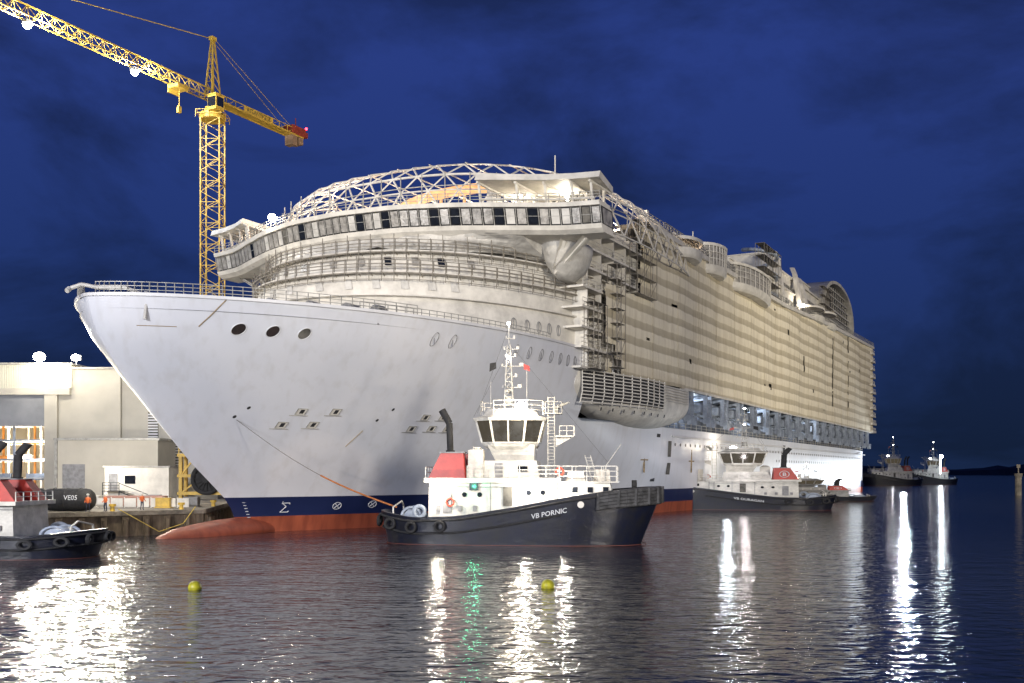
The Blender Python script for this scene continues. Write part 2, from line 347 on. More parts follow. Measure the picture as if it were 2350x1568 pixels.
def hull_patch(name,u,z,r,m,n=20,proud=.04,ell=1.0,par=ship):
    q=MB(); pts=[]
    for k in range(n):
        a=2*math.pi*k/n; uu=u+r*ell*math.cos(a); zz=z+r*math.sin(a); pts.append(S(uu,hb(uu,zz)+proud,zz))
    q.add(pts,[list(range(n))]); return q.obj(name,par,m)
HOLE=mat('mooring_hole_dark',(.03,.016,.014),.8,var=.4)
for u,mm in((-38.5,HOLE),(-35.8,HOLE),(-33.1,DARKW)):
    hull_patch('mooring_port',u,20.35,.50,mm)
    q=MB(); pts=[S(u+.54*math.cos(a*math.pi/12),hb(u+.54*math.cos(a*math.pi/12),20.35+.54*math.sin(a*math.pi/12))+.05,20.35+.54*math.sin(a*math.pi/12)) for a in range(24)]
    q.poly(pts,.09,closed=True,n=6); q.obj('mooring_port_rim',ship,WHITE,smooth=True)
def dwin(name,u,z,vf,h=1.4,wd=.9):
    q=MB(); pts=[]
    for k in range(20):
        a=2*math.pi*k/20; uu=u+wd*.5*math.cos(a)*(1 if math.cos(a)>0 else .7); zz=z+h*.5*math.sin(a); pts.append(S(uu,vf(uu,zz)+.04,zz))
    q.poly(pts,.06,closed=True); q.beam(S(u,vf(u,z)+.05,z-h*.42),S(u,vf(u,z)+.05,z+h*.42),.07); q.obj(name,ship,GREY)
for u in(-19.5,-17,-6.5,-3.8,-1.2,1.2,3.5,5.6,7.6): dwin('oval_window',u,21.0,hb)
for u0,z0 in((-28.6,13.0),(-25.2,13.1),(-29.6,11.6),(-26.6,11.7),(-14.4,12.9),(-12,13),(-15.2,11.6),(-12.6,11.7),(-10.4,11.7)):
    q=MB()
    def P(du,dz,pr): return S(u0+du,hb(u0+du,z0+dz)+pr,z0+dz)
    q.add([P(-.45,-.3,.05),P(.5,-.3,.05),P(.5,.3,.05),P(-.45,.3,.05)],[[0,1,2,3]],0)
    q.add([P(-.1,-.2,.07),P(.3,-.2,.07),P(.3,.2,.07),P(-.1,.2,.07)],[[0,1,2,3]],1)
    q.poly([P(-.45,-.3,.1),P(.5,-.3,.1),P(.5,.3,.1),P(-.45,.3,.1)],.05,2,closed=True)
    q.beam(P(-.9,-.4,.1),P(.9,-.4,.1),.06,2)
    q.obj('recessed_bitt',ship,[WHITE2,DARK,STEEL])
for u,z in((-33.5,13.2),(-20,12.4),(-6.5,12.6),(-19.0,13.6),(-34.2,12.3)):
    hull_patch('hull_eye',u,z,.15,DARK)
def mark(u0,z0,kind):
    q=MB(); P=lambda du,dz:S(u0+du,hb(u0+du,z0+dz)+.05,z0+dz)
    if kind=='x':
        q.poly([P(.5*math.cos(a*math.pi/10),.4*math.sin(a*math.pi/10)) for a in range(20)],.07,closed=True)
        q.beam(P(-.35,-.3),P(.35,.3),.08);q.beam(P(-.35,.3),P(.35,-.3),.08)
        q.obj('thruster_mark',ship,WHITETXT)
    else:
        q.poly([P(.5,-.5),P(.42,-.62),P(-.42,-.62),P(.1,0),P(-.42,.4),P(.42,.4),P(.42,.25)],.08); q.beam(P(-.42,.62),P(-.42,.3),.07)
        q.obj('bulb_mark',ship,WHITETXT)
mark(-24,2.8,'s'); mark(-18,2.75,'x'); mark(-13.6,2.85,'x')
q=MB()
for i in range(9):
    z0=.7+i*.33; u0=us(z0)+1.3; q.beam(S(u0,hb(u0,z0)+.05,z0),S(u0+.3,hb(u0+.3,z0)+.05,z0),.07)
q.obj('draught_marks',ship,WHITETXT)
TAPE=mat('tape_brown',(.30,.22,.12),.8)
q=MB(); q.poly([S(-45.2+2.4*i/6,hb(-45.2+2.4*i/6,20.3)+.04,20.3) for i in range(7)],.06); q.obj('masking_tape',ship,TAPE)
q=MB(); q.poly([S(-41.4+i*.12,hb(-41.4+i*.12,20.4+i*.3)+.05,20.4+i*.3) for i in range(10)],.08); q.obj('masking_tape',ship,TAPE)
q=MB(); q.poly([S(-21.5+i*.1,hb(-21.5+i*.1,9.5+i*.25)+.05,9.5+i*.25) for i in range(8)],.06); q.obj('masking_tape',ship,TAPE)
def front(z_u0,hw,uc=26,n=56,pw=2.3):
    pts=[]; a=uc-z_u0
    for i in range(n+1):
        th=math.pi*(i/n)
        c=math.cos(th);s_=math.sin(th)
        v=hw*math.copysign(abs(c)**(2/pw),c); u=uc-a*abs(s_)**(2/pw)
        pts.append((u,v))
    return pts
q=MB()
tiers=[(21.8,-19.8,23.6),(24.5,-19.3,23.8),(26.2,-18.6,23.8),(27.2,-17.6,23.6),(27.25,-16.8,23.4),(28.6,-16.6,23.6),(29.7,-16.2,23.6),(30.2,-15.6,23.5),(30.25,-14.4,23.2),(31.6,-14.0,23.4),(32.7,-13.4,23.4),(33.2,-12.6,23.3),(33.25,-11,22.8),(35.6,-8.5,23.0)]
q.loft([[S(u,v,z) for u,v in front(u0,hw)] for z,u0,hw in tiers],closed=False,cap=False)
q.obj('superstructure_front',ship,WHITE2,smooth=True)
for z,u0,hw in((30.2,-16.6,24.3),(33.2,-13.8,24.1),(27.2,-18.4,24.2)):
    q=MB(); f=[p for p in front(u0,hw)]; g=front(u0+2.5,hw-1.5)
    q.loft([[S(u,v,z) for u,v in f],[S(u,v,z+.14) for u,v in f],[S(u,v,z+.16) for u,v in g]],closed=False,cap=False)
    q.loft([[S(u,v,z) for u,v in f],[S(u,v,z-.02) for u,v in g]],closed=False,cap=False)
    q.obj('walkway',ship,WHITE2)
    if z>28:
        q=MB(); q.rail([S(u,v,z+.16) for u,v in f[2:-2]],1.25,3,1.6,.075)
        q.poly([S(u-.1,v,z-.12) for u,v in f[2:-2]],.15)
        for (u,v) in f[4:-4]: q.beam(S(u,v,z),S(u+1.4,v*.97,z-1.0),.08)
        q.obj('walkway_railing',ship,SCAF)
        q=MB(); sel=f[3:-3]
        for k_,(u,v) in enumerate(sel): q.beam(S(u-.25,v,z-1.1),S(u-.25,v,z+(2.0 if k_%2 else 1.5)),.07)
        for dz in(-.9,.9): q.poly([S(u-.25,v,z+dz) for u,v in sel],.07)
        q.obj('front_scaffold',ship,SCAF)
def tierpt(th,z,u0,hw,out):
    a=26-u0; c=math.cos(th); s_=math.sin(th); v=(hw+out)*math.copysign(abs(c)**(2/2.3),c); u=26-(a+out)*abs(s_)**(2/2.3); return S(u,v,z)
for i,th in enumerate([.86,1.0,1.12,1.25,1.38,1.52,1.66,1.8,1.95,2.1,2.25]):
    q=MB(); d=.016
    q.add([tierpt(th-d,31.4,-14.1,23.4,.16),tierpt(th+d,31.4,-14.1,23.4,.16),tierpt(th+d+.016,32.5,-13.55,23.4,.18),tierpt(th-d+.016,32.5,-13.55,23.4,.18)],[[0,1,2,3]])
    q.obj('raked_window',ship,FILM if i not in(1,3) else GLASS)
for th in [.9,1.0,1.12,1.25,1.38,1.52,1.66,1.8,1.95]:
    q=MB(); d=.016
    q.add([tierpt(th-d,28.2,-16.7,23.6,.12),tierpt(th+d,28.2,-16.7,23.6,.12),tierpt(th+d+.014,29.4,-16.3,23.6,.14),tierpt(th-d+.014,29.4,-16.3,23.6,.14)],[[0,1,2,3]])
    q.obj('raked_window',ship,TARP)
for u in(-2,.2,2.3,4.3,6.2):
    def vf(uu,zz):
        a=26+19.2; c=min(1,(26-uu)/a); return 23.8*(1-c**2.3)**(1/2.3)
    dwin('oval_window',u,25.0,vf)
# bridge
BW=31.0
BR=[(0,-10.5),(8,-9.7),(15,-7.2),(22,-3.5),(26,-1.2),(31,0)]
def bu(v):
    v=abs(v)
    return (interp(v-1.2,BR)+interp(v,BR)+interp(min(31,v+1.2),BR))/3
NV=52; vv=[-BW+2*BW*i/NV for i in range(NV+1)]
q=MB()
def bk(v,off,back): return bu(v)+off+3.4 if abs(v)>25.5 else max(bu(v)+off+back,3.4)
def ring(dz,off,back): return [S(bu(v)+off,v,dz) for v in vv]+[S(bk(v,off,back),v,dz) for v in vv[::-1]]
rr=[ring(35.6,.9,7),ring(36.0,.1,7),ring(36.5,-.2,7),ring(36.5,.1,6.6),ring(38.6,-.5,6.6),ring(38.6,-.8,8),ring(39.1,-.95,8),ring(39.15,-.7,8)]
q.loft(rr[:3]); q.loft(rr[5:]); q.obj('bridge_body',ship,WHITE2,smooth=False)
q=MB(); q.loft([ring(36.5,.35,6),ring(38.6,-.2,6)]); q.obj('bridge_core',ship,DARK)
for i in range(NV):
    v0=vv[i]+.15; v1=vv[i+1]-.15
    q=MB(); q.add([S(bu(v0)-.05,v0,36.7),S(bu(v1)-.05,v1,36.7),S(bu(v1)-.5,v1,38.45),S(bu(v0)-.5,v0,38.45)],[[0,1,2,3]])
    k=random.random(); dk=(i in(28,31,36,38,42,45,9,20))
    q.obj('window',ship,GLASS if dk else(FILM if k<.62 else(TARP if k<.88 else DARKW)))
q=MB()
for v in vv: q.beam(S(bu(v)-.02,v,36.45),S(bu(v)-.56,v,38.65),.08)
q.poly([S(bu(v)-.28,v,37.6) for v in vv],.05)
q.obj('window_mullions',ship,STEEL)
for sg in(1,-1):
    q=MB(); q.add([S(.4,(BW+.04)*sg,36.6),S(3.1,(BW+.04)*sg,36.6),S(2.9,(BW+.04)*sg,38.4),S(-.1,(BW+.04)*sg,38.4)],[[0,1,2,3]]); q.obj('window',ship,FILM)
    for v in(25,28):
        q=MB(); q.add([S(1,v*sg,35.6),S(3.4,v*sg,35.6),S(4.5,23*sg,32.2),S(3,23*sg,32.4)],[[0,1,2,3]]); q.beam(S(2,v*sg,35.5),S(4,22.8*sg,32),.35)
        q.obj('wing_bracket',ship,WHITE2)
q=MB(); q.rail([S(bu(v)-.7,v,39.15) for v in vv],1.1,3,2.1,.06)
q.obj('bridge_roof_railing',ship,STEEL)
q=MB(); rows=[]
fc=front(-10.6,23.4)
for j in range(11):
    t=j/10; row=[]
    for i,(u,v) in enumerate(fc):
        ub=bu(v)+1.2 if abs(v)<23.5 else 3; uu=ub*(1-t)+(u-.9)*t if i>1 and i<len(fc)-2 else u
        if i<8 or i>len(fc)-9: uu=u-.3
        nz=noise.noise((u*.35,v*.35,j*.35))*.9+noise.noise((u*.9,v*.9,j*.8))*.35
        row.append(S(uu-.5+nz,v*(1+.01*nz),35.75-(2.0+.5*noise.noise((v*.25,7,1)))*t-.5*math.sin(t*3.1)*noise.noise((v*.3,1,1))))
    rows.append(row)
q.loft(rows,closed=False,cap=False); q.obj('tarpaulin_cover',ship,TARP,smooth=True)
q=MB(); rings=[]
for j in range(17):
    t=j/16; z=35.7-4.4*t; r=3.1*math.cos(math.pi*.5*t*.97)**.5+.1
    rings.append([S(6.5+1.5*r*math.cos(a*math.pi/16)+.2*noise.noise((a*.8,j*.3,0)),23.4+r*.9*math.sin(a*math.pi/16)+.2*noise.noise((a*.8,j*.3,5)),z+.1*noise.noise((a*.5,j*.6,2))) for a in range(32)])
q.loft(rings); q.obj('tarpaulin_bundle',ship,mat('grey_tarpaulin',(.54,.52,.48),.6,var=.15,vscale=.7,bump=.4,bscale=1.6),smooth=True)
for sg in(1,-1):
    q=MB(); a=17.5 if sg>0 else 22
    f=[S(bu(v)-1.4,v*sg,41.7) for v in(a,22,25,28,30.2,31.2)]
    g=[S(bu(v)-1.0,v*sg,42.5) for v in(a,22,25,28,30.2,31.2)]
    h=[S(6,v*sg,42.5) for v in(a,22,25,28,29.5,29.9)]; h2=[S(6,v*sg,41.7) for v in(a,22,25,28,29.5,29.9)]
    q.loft([h2,f,g,h],closed=False,cap=False); q.quad(f[-1],g[-1],h[-1],h2[-1]);q.quad(f[0],g[0],h[0],h2[0])
    q.obj('wing_shelter_roof',ship,WHITE2)
    q=MB()
    for v in(a,21.5,24.5,27.5,29.8):
        q.beam(S(bu(v)+.2,v*sg,39.1),S(bu(v)-.4,v*sg,41.8),.26); q.beam(S(3.3 if v>25 else 5.5,v*sg,39.1),S(3.3 if v>25 else 5.5,v*sg,41.8),.26)
        q.beam(S(bu(v)-.8,v*sg,41.55),S(5.5,v*sg,41.55),.25)
    q.poly([S(bu(v)+.1,v*sg,39.7) for v in(a,22,25,28,30)],.25)
    q.quad(S(5.6,a*sg,39.1),S(5.6,26*sg,39.1),S(5.6,26*sg,41.7),S(5.6,a*sg,41.7),1)
    q.obj('wing_shelter_frame',ship,[WHITE2,DARKW])
# dome lattice
q=MB(); A_,B_=37.5,27.; UC=31.5; Hh=8.8
def dome(th,r):
    c=math.cos(th);s_=math.sin(th); k=(abs(c)**2.7+abs(s_)**2.7)**(-1/2.7)
    return S(UC-A_*r*k*c,B_*r*k*s_,39.3+Hh*math.sqrt(max(0,1-r**9))*(1 if c>0 else 1-.2*abs(c)))
R=[1,.988,.955,.89,.79]; NT=46
for j in range(len(R)):
    pts=[dome(2*math.pi*(i+.5*(j%2))/NT,R[j]) for i in range(NT)]
    if j in(0,4): q.poly(pts,.16,closed=True)
    if j<len(R)-1:
        for i in range(NT):
            a=pts[i]; t0=i+.5*(j%2); t1=.5*((j+1)%2)
            for d in(-.5,.5): q.beam(a,dome(2*math.pi*(t0+d)/NT,R[j+1]),.17)
q.obj('roof_lattice',ship,WHITE2)
for rr_,ww in((.955,.30),(.988,.2)):
    q=MB(); q.poly([dome(2*math.pi*i/96,rr_) for i in range(96)],ww,closed=True,n=6); q.obj('roof_ring_beam',ship,WHITE2,smooth=True)
for v in range(-20,21,5): 
    q=MB(); pts=[]
    for i in range(21):
        x=-1+2*i/20; u=UC+A_*.79*x*max(.2,(1-(abs(v)/(B_*.82))**2.7))**(1/2.7); pts.append(S(u,v,47.9+.35*(1-x*x)-.6*(v/20)**2))
    q.poly(pts,.13); q.obj('roof_rib',ship,WHITE2)
q=MB()
for i in range(-13,14):
    th=i*.105; p=dome(th,.995); q.beam((p[0],p[1],39.2),(p[0],p[1],44.2),.10); 
q.poly([(dome(i*.05,.995)[0],dome(i*.05,.995)[1],42.6) for i in range(-27,28)],.10)
q.obj('screen_posts',ship,STEEL)
q=MB(); rows=[]
for j in range(3): rows.append([S(17-14*math.cos(t),6+15*math.sin(t),43.0+j*.7+1.0*math.sin(t+.3)) for t in [(-.9+2.3*i/30) for i in range(31)]])
q.loft(rows,closed=False,cap=False)
for i in range(0,31,3):
    t=-.9+2.3*i/30; q.beam(S(17-14*math.cos(t),6+15*math.sin(t),39.5),S(17-14*math.cos(t),6+15*math.sin(t),43.1+math.sin(t+.3)),.3)
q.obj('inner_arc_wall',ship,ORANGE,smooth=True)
q=MB()
q.box(12,60,-21,21,39.3,39.6); q.cone(S(2,15,39.2),S(2,15,43.8),1.0,.9,0,14); q.box(24,30,-8,-1,39.5,44)
q.obj('upper_deck',ship,WHITE2)
TOP=[(8,39.1),(30,43),(120,44),(172,46.5),(250,48.8)]
q=MB(); us_=[9+i*241/40 for i in range(41)]
for sg in(1,-1):
    q.loft([[S(u,sg*21.5,19.8) for u in us_],[S(u,sg*21.5,interp(u,TOP)-.3) for u in us_]],closed=False,cap=False)
q.loft([[S(u,21.5,interp(u,TOP)-.3) for u in us_],[S(u,-21.5,interp(u,TOP)-.3) for u in us_]],closed=False,cap=False)
q.quad(S(250,21.5,14),S(250,-21.5,14),S(250,-21.5,48),S(250,21.5,48))
q.obj('superstructure_core',ship,DARKW)
for i in range(8):
    z=20.2+i*2.65
    u0=7+.2*i
    q=MB(); q.box(u0,33,-25.0,-20,z,z+.28); 
    q.rail([S(u0+.2,24.9,z+.28),S(33,24.9,z+.28)],1.0,2,2,.06)
    for u in(10,14.5,19,23.5,28):
        q.box(u,u+.25,-24.6,-21,z+.28,min(41,z+2.65))
    q.obj('open_deck',ship,WHITE2)
def scaffold(name,u0,u1,v0,v1,z0,z1,du=1.6,dz=2.0):
    q=MB(); nu=max(1,round((u1-u0)/du)); nz=max(1,round((z1-z0)/dz))
    for i in range(nu+1):
        u=u0+(u1-u0)*i/nu
        for v in(v0,v1): q.beam(S(u,v,z0),S(u,v,z1),.08)
        for j in range(nz+1):
            z=z0+(z1-z0)*j/nz; q.beam(S(u,v0,z),S(u,v1,z),.06)
            if i<nu:
                un=u0+(u1-u0)*(i+1)/nu
                for v in(v0,v1): q.beam(S(u,v,z),S(un,v,z),.06)
                if j<nz and (i+j)%2==0: q.beam(S(u,v1,z),S(un,v1,z+(z1-z0)/nz),.05)
    for j in range(nz+1):
        z=z0+(z1-z0)*j/nz; q.box(u0,u1,-max(v0,v1),-min(v0,v1),z-.03,z+.03,1)
    return q.obj(name,ship,[SCAF,SCAF])
scaffold('scaffold_tower',9,13.5,24.6,26.0,20.3,29)
scaffold('scaffold_tower',15.5,18.5,25.2,26.6,21,35)
scaffold('scaffold_tower',24,32,25.1,26.3,32.5,43,2.6,2.65)
q=MB(); step=1.25; NU=int((250-14)/step); NZ=56
def wz(u,t): 
    zb=20.3+.3*noise.noise((u*.08,0,0)); return zb+(interp(u,TOP)+.2+.4*noise.noise((u*.2,4,0))-zb)*t
grid=[]
for i in range(NU+1):
    u=14+i*step; col=[]
    for j in range(NZ+1):
        z=wz(u,j/NZ); ph=((z+.14)%2.65)/2.65
        lip=.08 if ph<.5 else 0
        bay=.10*math.sin(u*.16)+.06*math.sin(u*.43+1)
        if u>100: bay+=.15*math.sin(u*.21+.5)
        nn=noise.noise((u*.45,z*.25,2))*.12+noise.noise((u*.12,z*.08,7))*.15
        col.append(S(u,25.3+lip+bay+nn,z))
    grid.append(col)
vs=[p for c in grid for p in c]; fs=[]
for i in range(NU):
    u=14+i*step
    for j in range(NZ):
        z=wz(u,j/NZ)
        if z>32 and u<27+3*noise.noise((z*.3,0,0)): continue
        if z<24 and noise.noise((u*.3,z*.3,0))>-.1 and u<20: continue
        if (abs(u-176)<.7 and 24<z<44 and noise.noise((z*.4,1,1))>-.15) or (abs(u-201)<.7 and z>26 and noise.noise((z*.4,5,1))>-.05) or (abs(u-140)<.7 and 31<z<35): continue
        if noise.noise((u*.25,z*.5,9))>.68: continue
        fs.append([i*(NZ+1)+j,(i+1)*(NZ+1)+j,(i+1)*(NZ+1)+j+1,i*(NZ+1)+j+1])
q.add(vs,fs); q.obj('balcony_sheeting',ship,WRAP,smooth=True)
BAT=mat('batten_brown',(.44,.39,.29),.8)
for i in range(6,NU,9):
    q=MB(); c=grid[i]; 
    q.poly([ (p[0],p[1]-.05,p[2]) for p in c[0:(NZ if 14+i*step>32 else 28):4]],.05); q.obj('sheeting_batten',ship,BAT)
q=MB(); uu=[30+i*5 for i in range(45)]
q.loft([[S(u,20,interp(u,TOP)+.2) for u in uu],[S(u,25.9,interp(u,TOP)+.2) for u in uu],[S(u,25.9,interp(u,TOP)+1.0) for u in uu],[S(u,20,interp(u,TOP)+1.0) for u in uu]],closed=False,cap=False)
q.obj('top_slab',ship,WHITE2)
q=MB(); q.rail([S(u,25.7,interp(u,TOP)+1.0) for u in uu],1.3,3,1.6,.08); q.obj('top_railing',ship,STEEL)
# sponson
q=MB(); rings=[]; SU=8.5; SL=39.
def sv(u):
    t=max(0,min(1,(u-SU)/SL)); return 23.6+3.0*min(1,t/.45)**.7-.8*max(0,t-.5)
def sdep(t): return 6.9*math.sin(math.pi*min(.97,.04+.76*t))**.45
for i in range(25):
    t=i/24; u=SU+SL*t; dep=sdep(t); out=sv(u); zt=20.0; pr=[]
    for k in range(15):
        a=k/14*math.pi/2
        pr.append(S(u,21.2+(out-21.2)*math.cos(a)**.75,zt-dep*.4-(dep*.6)*math.sin(a)))
    rings.append([S(u,out,zt)]+pr)
q.loft(rings,closed=False,cap=False)
q.add(rings[0]+[S(SU,21.2,20)],[list(range(len(rings[0])+1))]); q.add(rings[-1]+[S(SU+SL,21.2,20)],[list(range(len(rings[-1])+1))])
q.obj('sponson_fairing',ship,WHITE2,smooth=True)
lu=[SU+.8+i*2.5 for i in range(11)]
q=MB()
def lv(u,z): return sv(u)+.32-.25*max(0,(17.2-z))
for i in range(10):
    z=16.0+i*.46; q.poly([S(u,lv(u,z),z) for u in lu],.14)
for u in lu: q.poly([S(u,lv(u,z)-.05,z) for z in(15.8,17.2,20.4)],.13)
for i in range(6):
    z=17.7+i*.42; q.beam(S(lu[-1]+.5,sv(lu[-1])+.2,z),S(46.5,sv(46.5)+.2,z),.12)
q.obj('louver_rails',ship,WHITE2)
q=MB(); q.loft([[S(u,sv(u)+.08,z) for u in lu] for z in(16.3,20.05)],closed=False,cap=False); q.obj('louver_backing',ship,DARK)
for u in range(14,38,3):
    q=MB(); q.add([S(u,sv(u)-.2,15.0),S(u+.45,sv(u)-.2,15.0),S(u+.45,sv(u)-.1,15.45),S(u,sv(u)-.1,15.45)],[[0,1,2,3]]); q.obj('vent_slot',ship,DARK)
q=MB()
q.quad(S(30,20,13.9),S(250,20,13.9),S(250,20,20.2),S(30,20,20.2)); q.quad(S(12,20,13.95),S(12,23.9,13.95),S(250,22.6,13.95),S(250,20,13.95)); q.quad(S(30,20,20.15),S(30,25.2,20.15),S(250,25.2,20.15),S(250,20,20.15))
for i in range(60): u=47+i*3.4; q.beam(S(u,19.9,14),S(u,19.9,20),.25)
q.obj('lifeboat_recess',ship,mat('recess_bluegrey',(.22,.25,.31),.6,var=.3,vscale=.3))
q=MB(); q.poly([S(u,25.3,20.3+.1*math.sin(u)) for u in range(46,251,6)],.35); q.obj('recess_edge_beam',ship,WHITE2)
q=MB(); q.rail([S(u,22.5,14) for u in range(48,250,6)],1.1,2,3,.07); q.obj('recess_railing',ship,WHITE2)
dv=MB()
for s_ in(-1.3,1.3):
    dv.box(s_-.25,s_+.25,-25.4,-24.7,15.2,20.4); dv.beam(S(s_,25,15.4),S(s_,20.3,17.5),.35); dv.box(s_-.35,s_+.35,-26.0,-25.3,14.6,16.2)
    dv.beam(S(s_,25.2,20),S(s_,20.3,19.2),.5)
dv.beam(S(-1.3,25,19.3),S(1.3,25,19.3),.45); dv.beam(S(-1.3,25,16.3),S(1.3,25,16.3),.3); dv.beam(S(-1.3,25,16.3),S(1.3,25,19.3),.18)
dv.box(-2.2,2.2,-24.4,-22.8,17.2,18.6); dv.beam(S(-3.6,23.5,18.9),S(3.6,23.5,18.9),.3)
d0=None
for i in range(19):
    if d0 is None: d0=dv.obj('lifeboat_davit',ship,BLUEG); o=d0
    else: o=d0.copy(); COL.objects.link(o); o.parent=ship
    o.location=(51+i*10.5,0,0)
ph=MB(); ph.cone((0,0,0),(0,-.06,0),.26,.26,0,12); p0=None
for i in range(74):
    u=49+i*2.7; z=11.3
    if 83<u<87:continue
    if p0 is None: p0=ph.obj('porthole',ship,GREY); o=p0
    else: o=p0.copy(); COL.objects.link(o); o.parent=ship
    vf=1 if u<225 else 1-(u-225)/25*.06
    o.location=S(u,hb(u,z)*vf+.03,z)
q=MB()
for z,ua,ub in((9.0,120,238),(7.3,150,236)):
    u=ua
    while u<ub:
        vf=(1 if u<225 else 1-(u-225)/25*.06)*hb(u,z)+.03
        q.quad(S(u,vf,z),S(u+.9,vf,z),S(u+.9,vf,z+.6),S(u,vf,z+.6)); u+=2.6
o=q.obj('hull_windows',ship,GREY); o["kind"]="stuff"
for u,z0,z1,wd,mm in((40,5.2,12.8,1.6,DARK),(126,7,13,2.2,DARK),(45.5,9.2,11.8,1.6,DARKW),(45.5,6.3,8.2,1.6,DARKW),(62,4.6,7.2,3,WHITE2)):
    q=MB(); q.add([S(u,hb(u,z0)+.06,z0),S(u+wd,hb(u+wd,z0)+.06,z0),S(u+wd,hb(u+wd,z1)+.06,z1),S(u,hb(u,z1)+.06,z1)],[[0,1,2,3]]); q.obj('shell_door',ship,mm)
q=MB(); q.poly([S(u,hb(u,12.6)+.12,12.6) for u in range(47,250,6)],.25); q.obj('rubbing_strake',ship,WHITE)
RUSTM=mat('rust_stain',(.42,.30,.16),.9,var=.4,vscale=2)
for u in(36,58):
    q=MB(); q.beam(S(u,hb(u,8)+.06,6.6),S(u,hb(u,8)+.1,10.6),.2); q.beam(S(u-1.3,hb(u-1.3,8)+.08,8.6),S(u+1.3,hb(u+1.3,8)+.08,8.6),.2)
    q.obj('rust_patch',ship,RUSTM)
def tier(name,u0,u1,v,z0,z1,m=WHITE2,wins=True,r=3):
    q=MB(); plan=[(u0+r,-v),(u1-r,-v)]+[(u1-r+r*math.sin(a),-v+r-r*math.cos(a)) for a in(.5,1.0,1.57)]+[(u1-r+r*math.cos(a),v-r+r*math.sin(a)) for a in(0,.5,1.0,1.57)]+[(u0+r-r*math.sin(a),v-r+r*math.cos(a)) for a in(.0,.5,1.0,1.57)]+[(u0+r-r*math.cos(a),-v+r-r*math.sin(a)) for a in(0,.5,1.0)]
    q.loft([[S(a,b,z) for a,b in plan] for z in(z0,z1)])
    q.loft([[S(a+(.6 if a>(u0+u1)/2 else -.6),b*(1+.6/v),z) for a,b in plan] for z in(z1-.35,z1)])
    o=q.obj(name,ship,m)
    if wins:
        q=MB(); zz=z0+.8
        while zz+1.4<z1:
            u=u0+r+.5
            while u<u1-r-2: 
                q.quad(S(u,v+.04,zz),S(u+1.7,v+.04,zz),S(u+1.7,v+.04,zz+1.4),S(u,v+.04,zz+1.4)); u+=2.3
            zz+=2.7
        o=q.obj(name+'_windows',ship,DARKW); o["kind"]="stuff"
    return o
tier('upper_house',48,135,19,43.3,48.0)
tier('pool_house',62,98,17,48.0,50.6)
tier('aft_house',120,246,20.5,45.6,52.5)
tier('aft_upper_house',138,243,19.5,52.5,57)
for zz,vv_,a,b in((48.1,18.8,48,135),(52.6,20.4,121,246),(50.7,17,62,98)):
    q=MB(); q.rail([S(u,vv_,zz) for u in range(a,b,5)],1.3,3,1.5,.09); q.obj('upper_railing',ship,STEEL)
q=MB()
for i in range(60): 
    u=70+i*1.2; q.beam(S(u,24.5+1.0*math.sin(u*.2),44.8),S(u,24.3+1.0*math.sin(u*.2),46.6),.12)
q.poly([S(70+i*1.2,24.35+1.0*math.sin((70+i*1.2)*.2),46.0) for i in range(60)],.1)
q.obj('wind_screen',ship,WHITE2)
def pod(u0,u1,z0,z1,glass,vo=29.3):
    L=(u1-u0)/2; uc=(u0+u1)/2
    def rg(z,k): return [S(uc-L*k*math.cos(math.pi*i/16),22+(vo-22)*k*math.sin(math.pi*i/16)**.5,z) for i in range(17)]
    q=MB(); q.loft([rg(z0-.5,.93),rg(z0-.2,.98),rg(z0,1),rg(z0+1.0,1.01)],closed=False,cap=False); q.loft([rg(z1-.5,1.02),rg(z1,1.03),rg(z1+.25,.9),rg(z1+.3,.1)],closed=False,cap=False)
    r0=rg(z0+1.0,1.0); q.add(r0,[list(range(17))]); r0=rg(z0-.5,.93); q.add(r0,[list(range(17))])
    q.obj('observation_pod',ship,WHITE2,smooth=True)
    if glass:
        q=MB(); q.loft([rg(z0+1.0,.97),rg(z1-.5,.97)],closed=False,cap=False); q.obj('pod_glazing',ship,FILM,smooth=True)
        q=MB(); a=rg(z0+1,1.0);b=rg(z1-.5,1.0)
        for x,y in zip(a,b): q.beam(x,y,.16)
        for t in(.35,.7): q.poly([Vector(x).lerp(Vector(y),t) for x,y in zip(a,b)],.12)
        q.obj('pod_frame',ship,WHITE2)
pod(44,54,42.2,45.0,False,27.6); pod(59,70,42.2,47.0,True,27.2); pod(76,104,42.0,46.8,True,27.8); pod(150,163,46.2,49.5,False,26.8); pod(168,180,46.5,50.5,False,26.6)
for u,h,vv0 in((110,51,21),(130,60.5,19),(137,61.5,19),(152,60,20),(160,58.5,20)):
    q=MB(); q.loft([[S(u-1.3,vv0,45),S(u+1.3,vv0,45),S(u+1.3,vv0+.9,45),S(u-1.3,vv0+.9,45)],[S(u-2.2,vv0+1.5,50),S(u+.6,vv0+1.5,50),S(u+.6,vv0+2.4,50),S(u-2.2,vv0+2.4,50)],[S(u-1.0,vv0,h-2),S(u+1.2,vv0,h-2),S(u+1.2,vv0+.9,h-2),S(u-1.0,vv0+.9,h-2)],[S(u+.5,vv0-1,h),S(u+2.2,vv0-1,h),S(u+2.2,vv0,h),S(u+.5,vv0,h)]])
    q.obj('curved_fin',ship,WHITE2)
scaffold('scaffold_tower',112,128,20.5,22.5,45,58,2.6,2.6)
scaffold('scaffold_tower',182,196,20.8,22.0,52.6,60,2.4,2.4)
q=MB()
pts=[S(126+4*math.cos(t),18+4*math.sin(t),47+t*.75) for t in [i*.35 for i in range(52)]]
q.poly(pts,.9,n=8); q.obj('slide_tube',ship,BLUEG,smooth=True)
q=MB()
HALLW=mat('aft_hall_paint',(.50,.48,.44),.6,var=.2,vscale=.4)
def arc(k,v,za=52.5): return [S(212-26*k*math.cos(math.pi*i/28),v,za+ (13.0*k)*math.sin(math.pi*i/28)**.7) for i in range(29)]
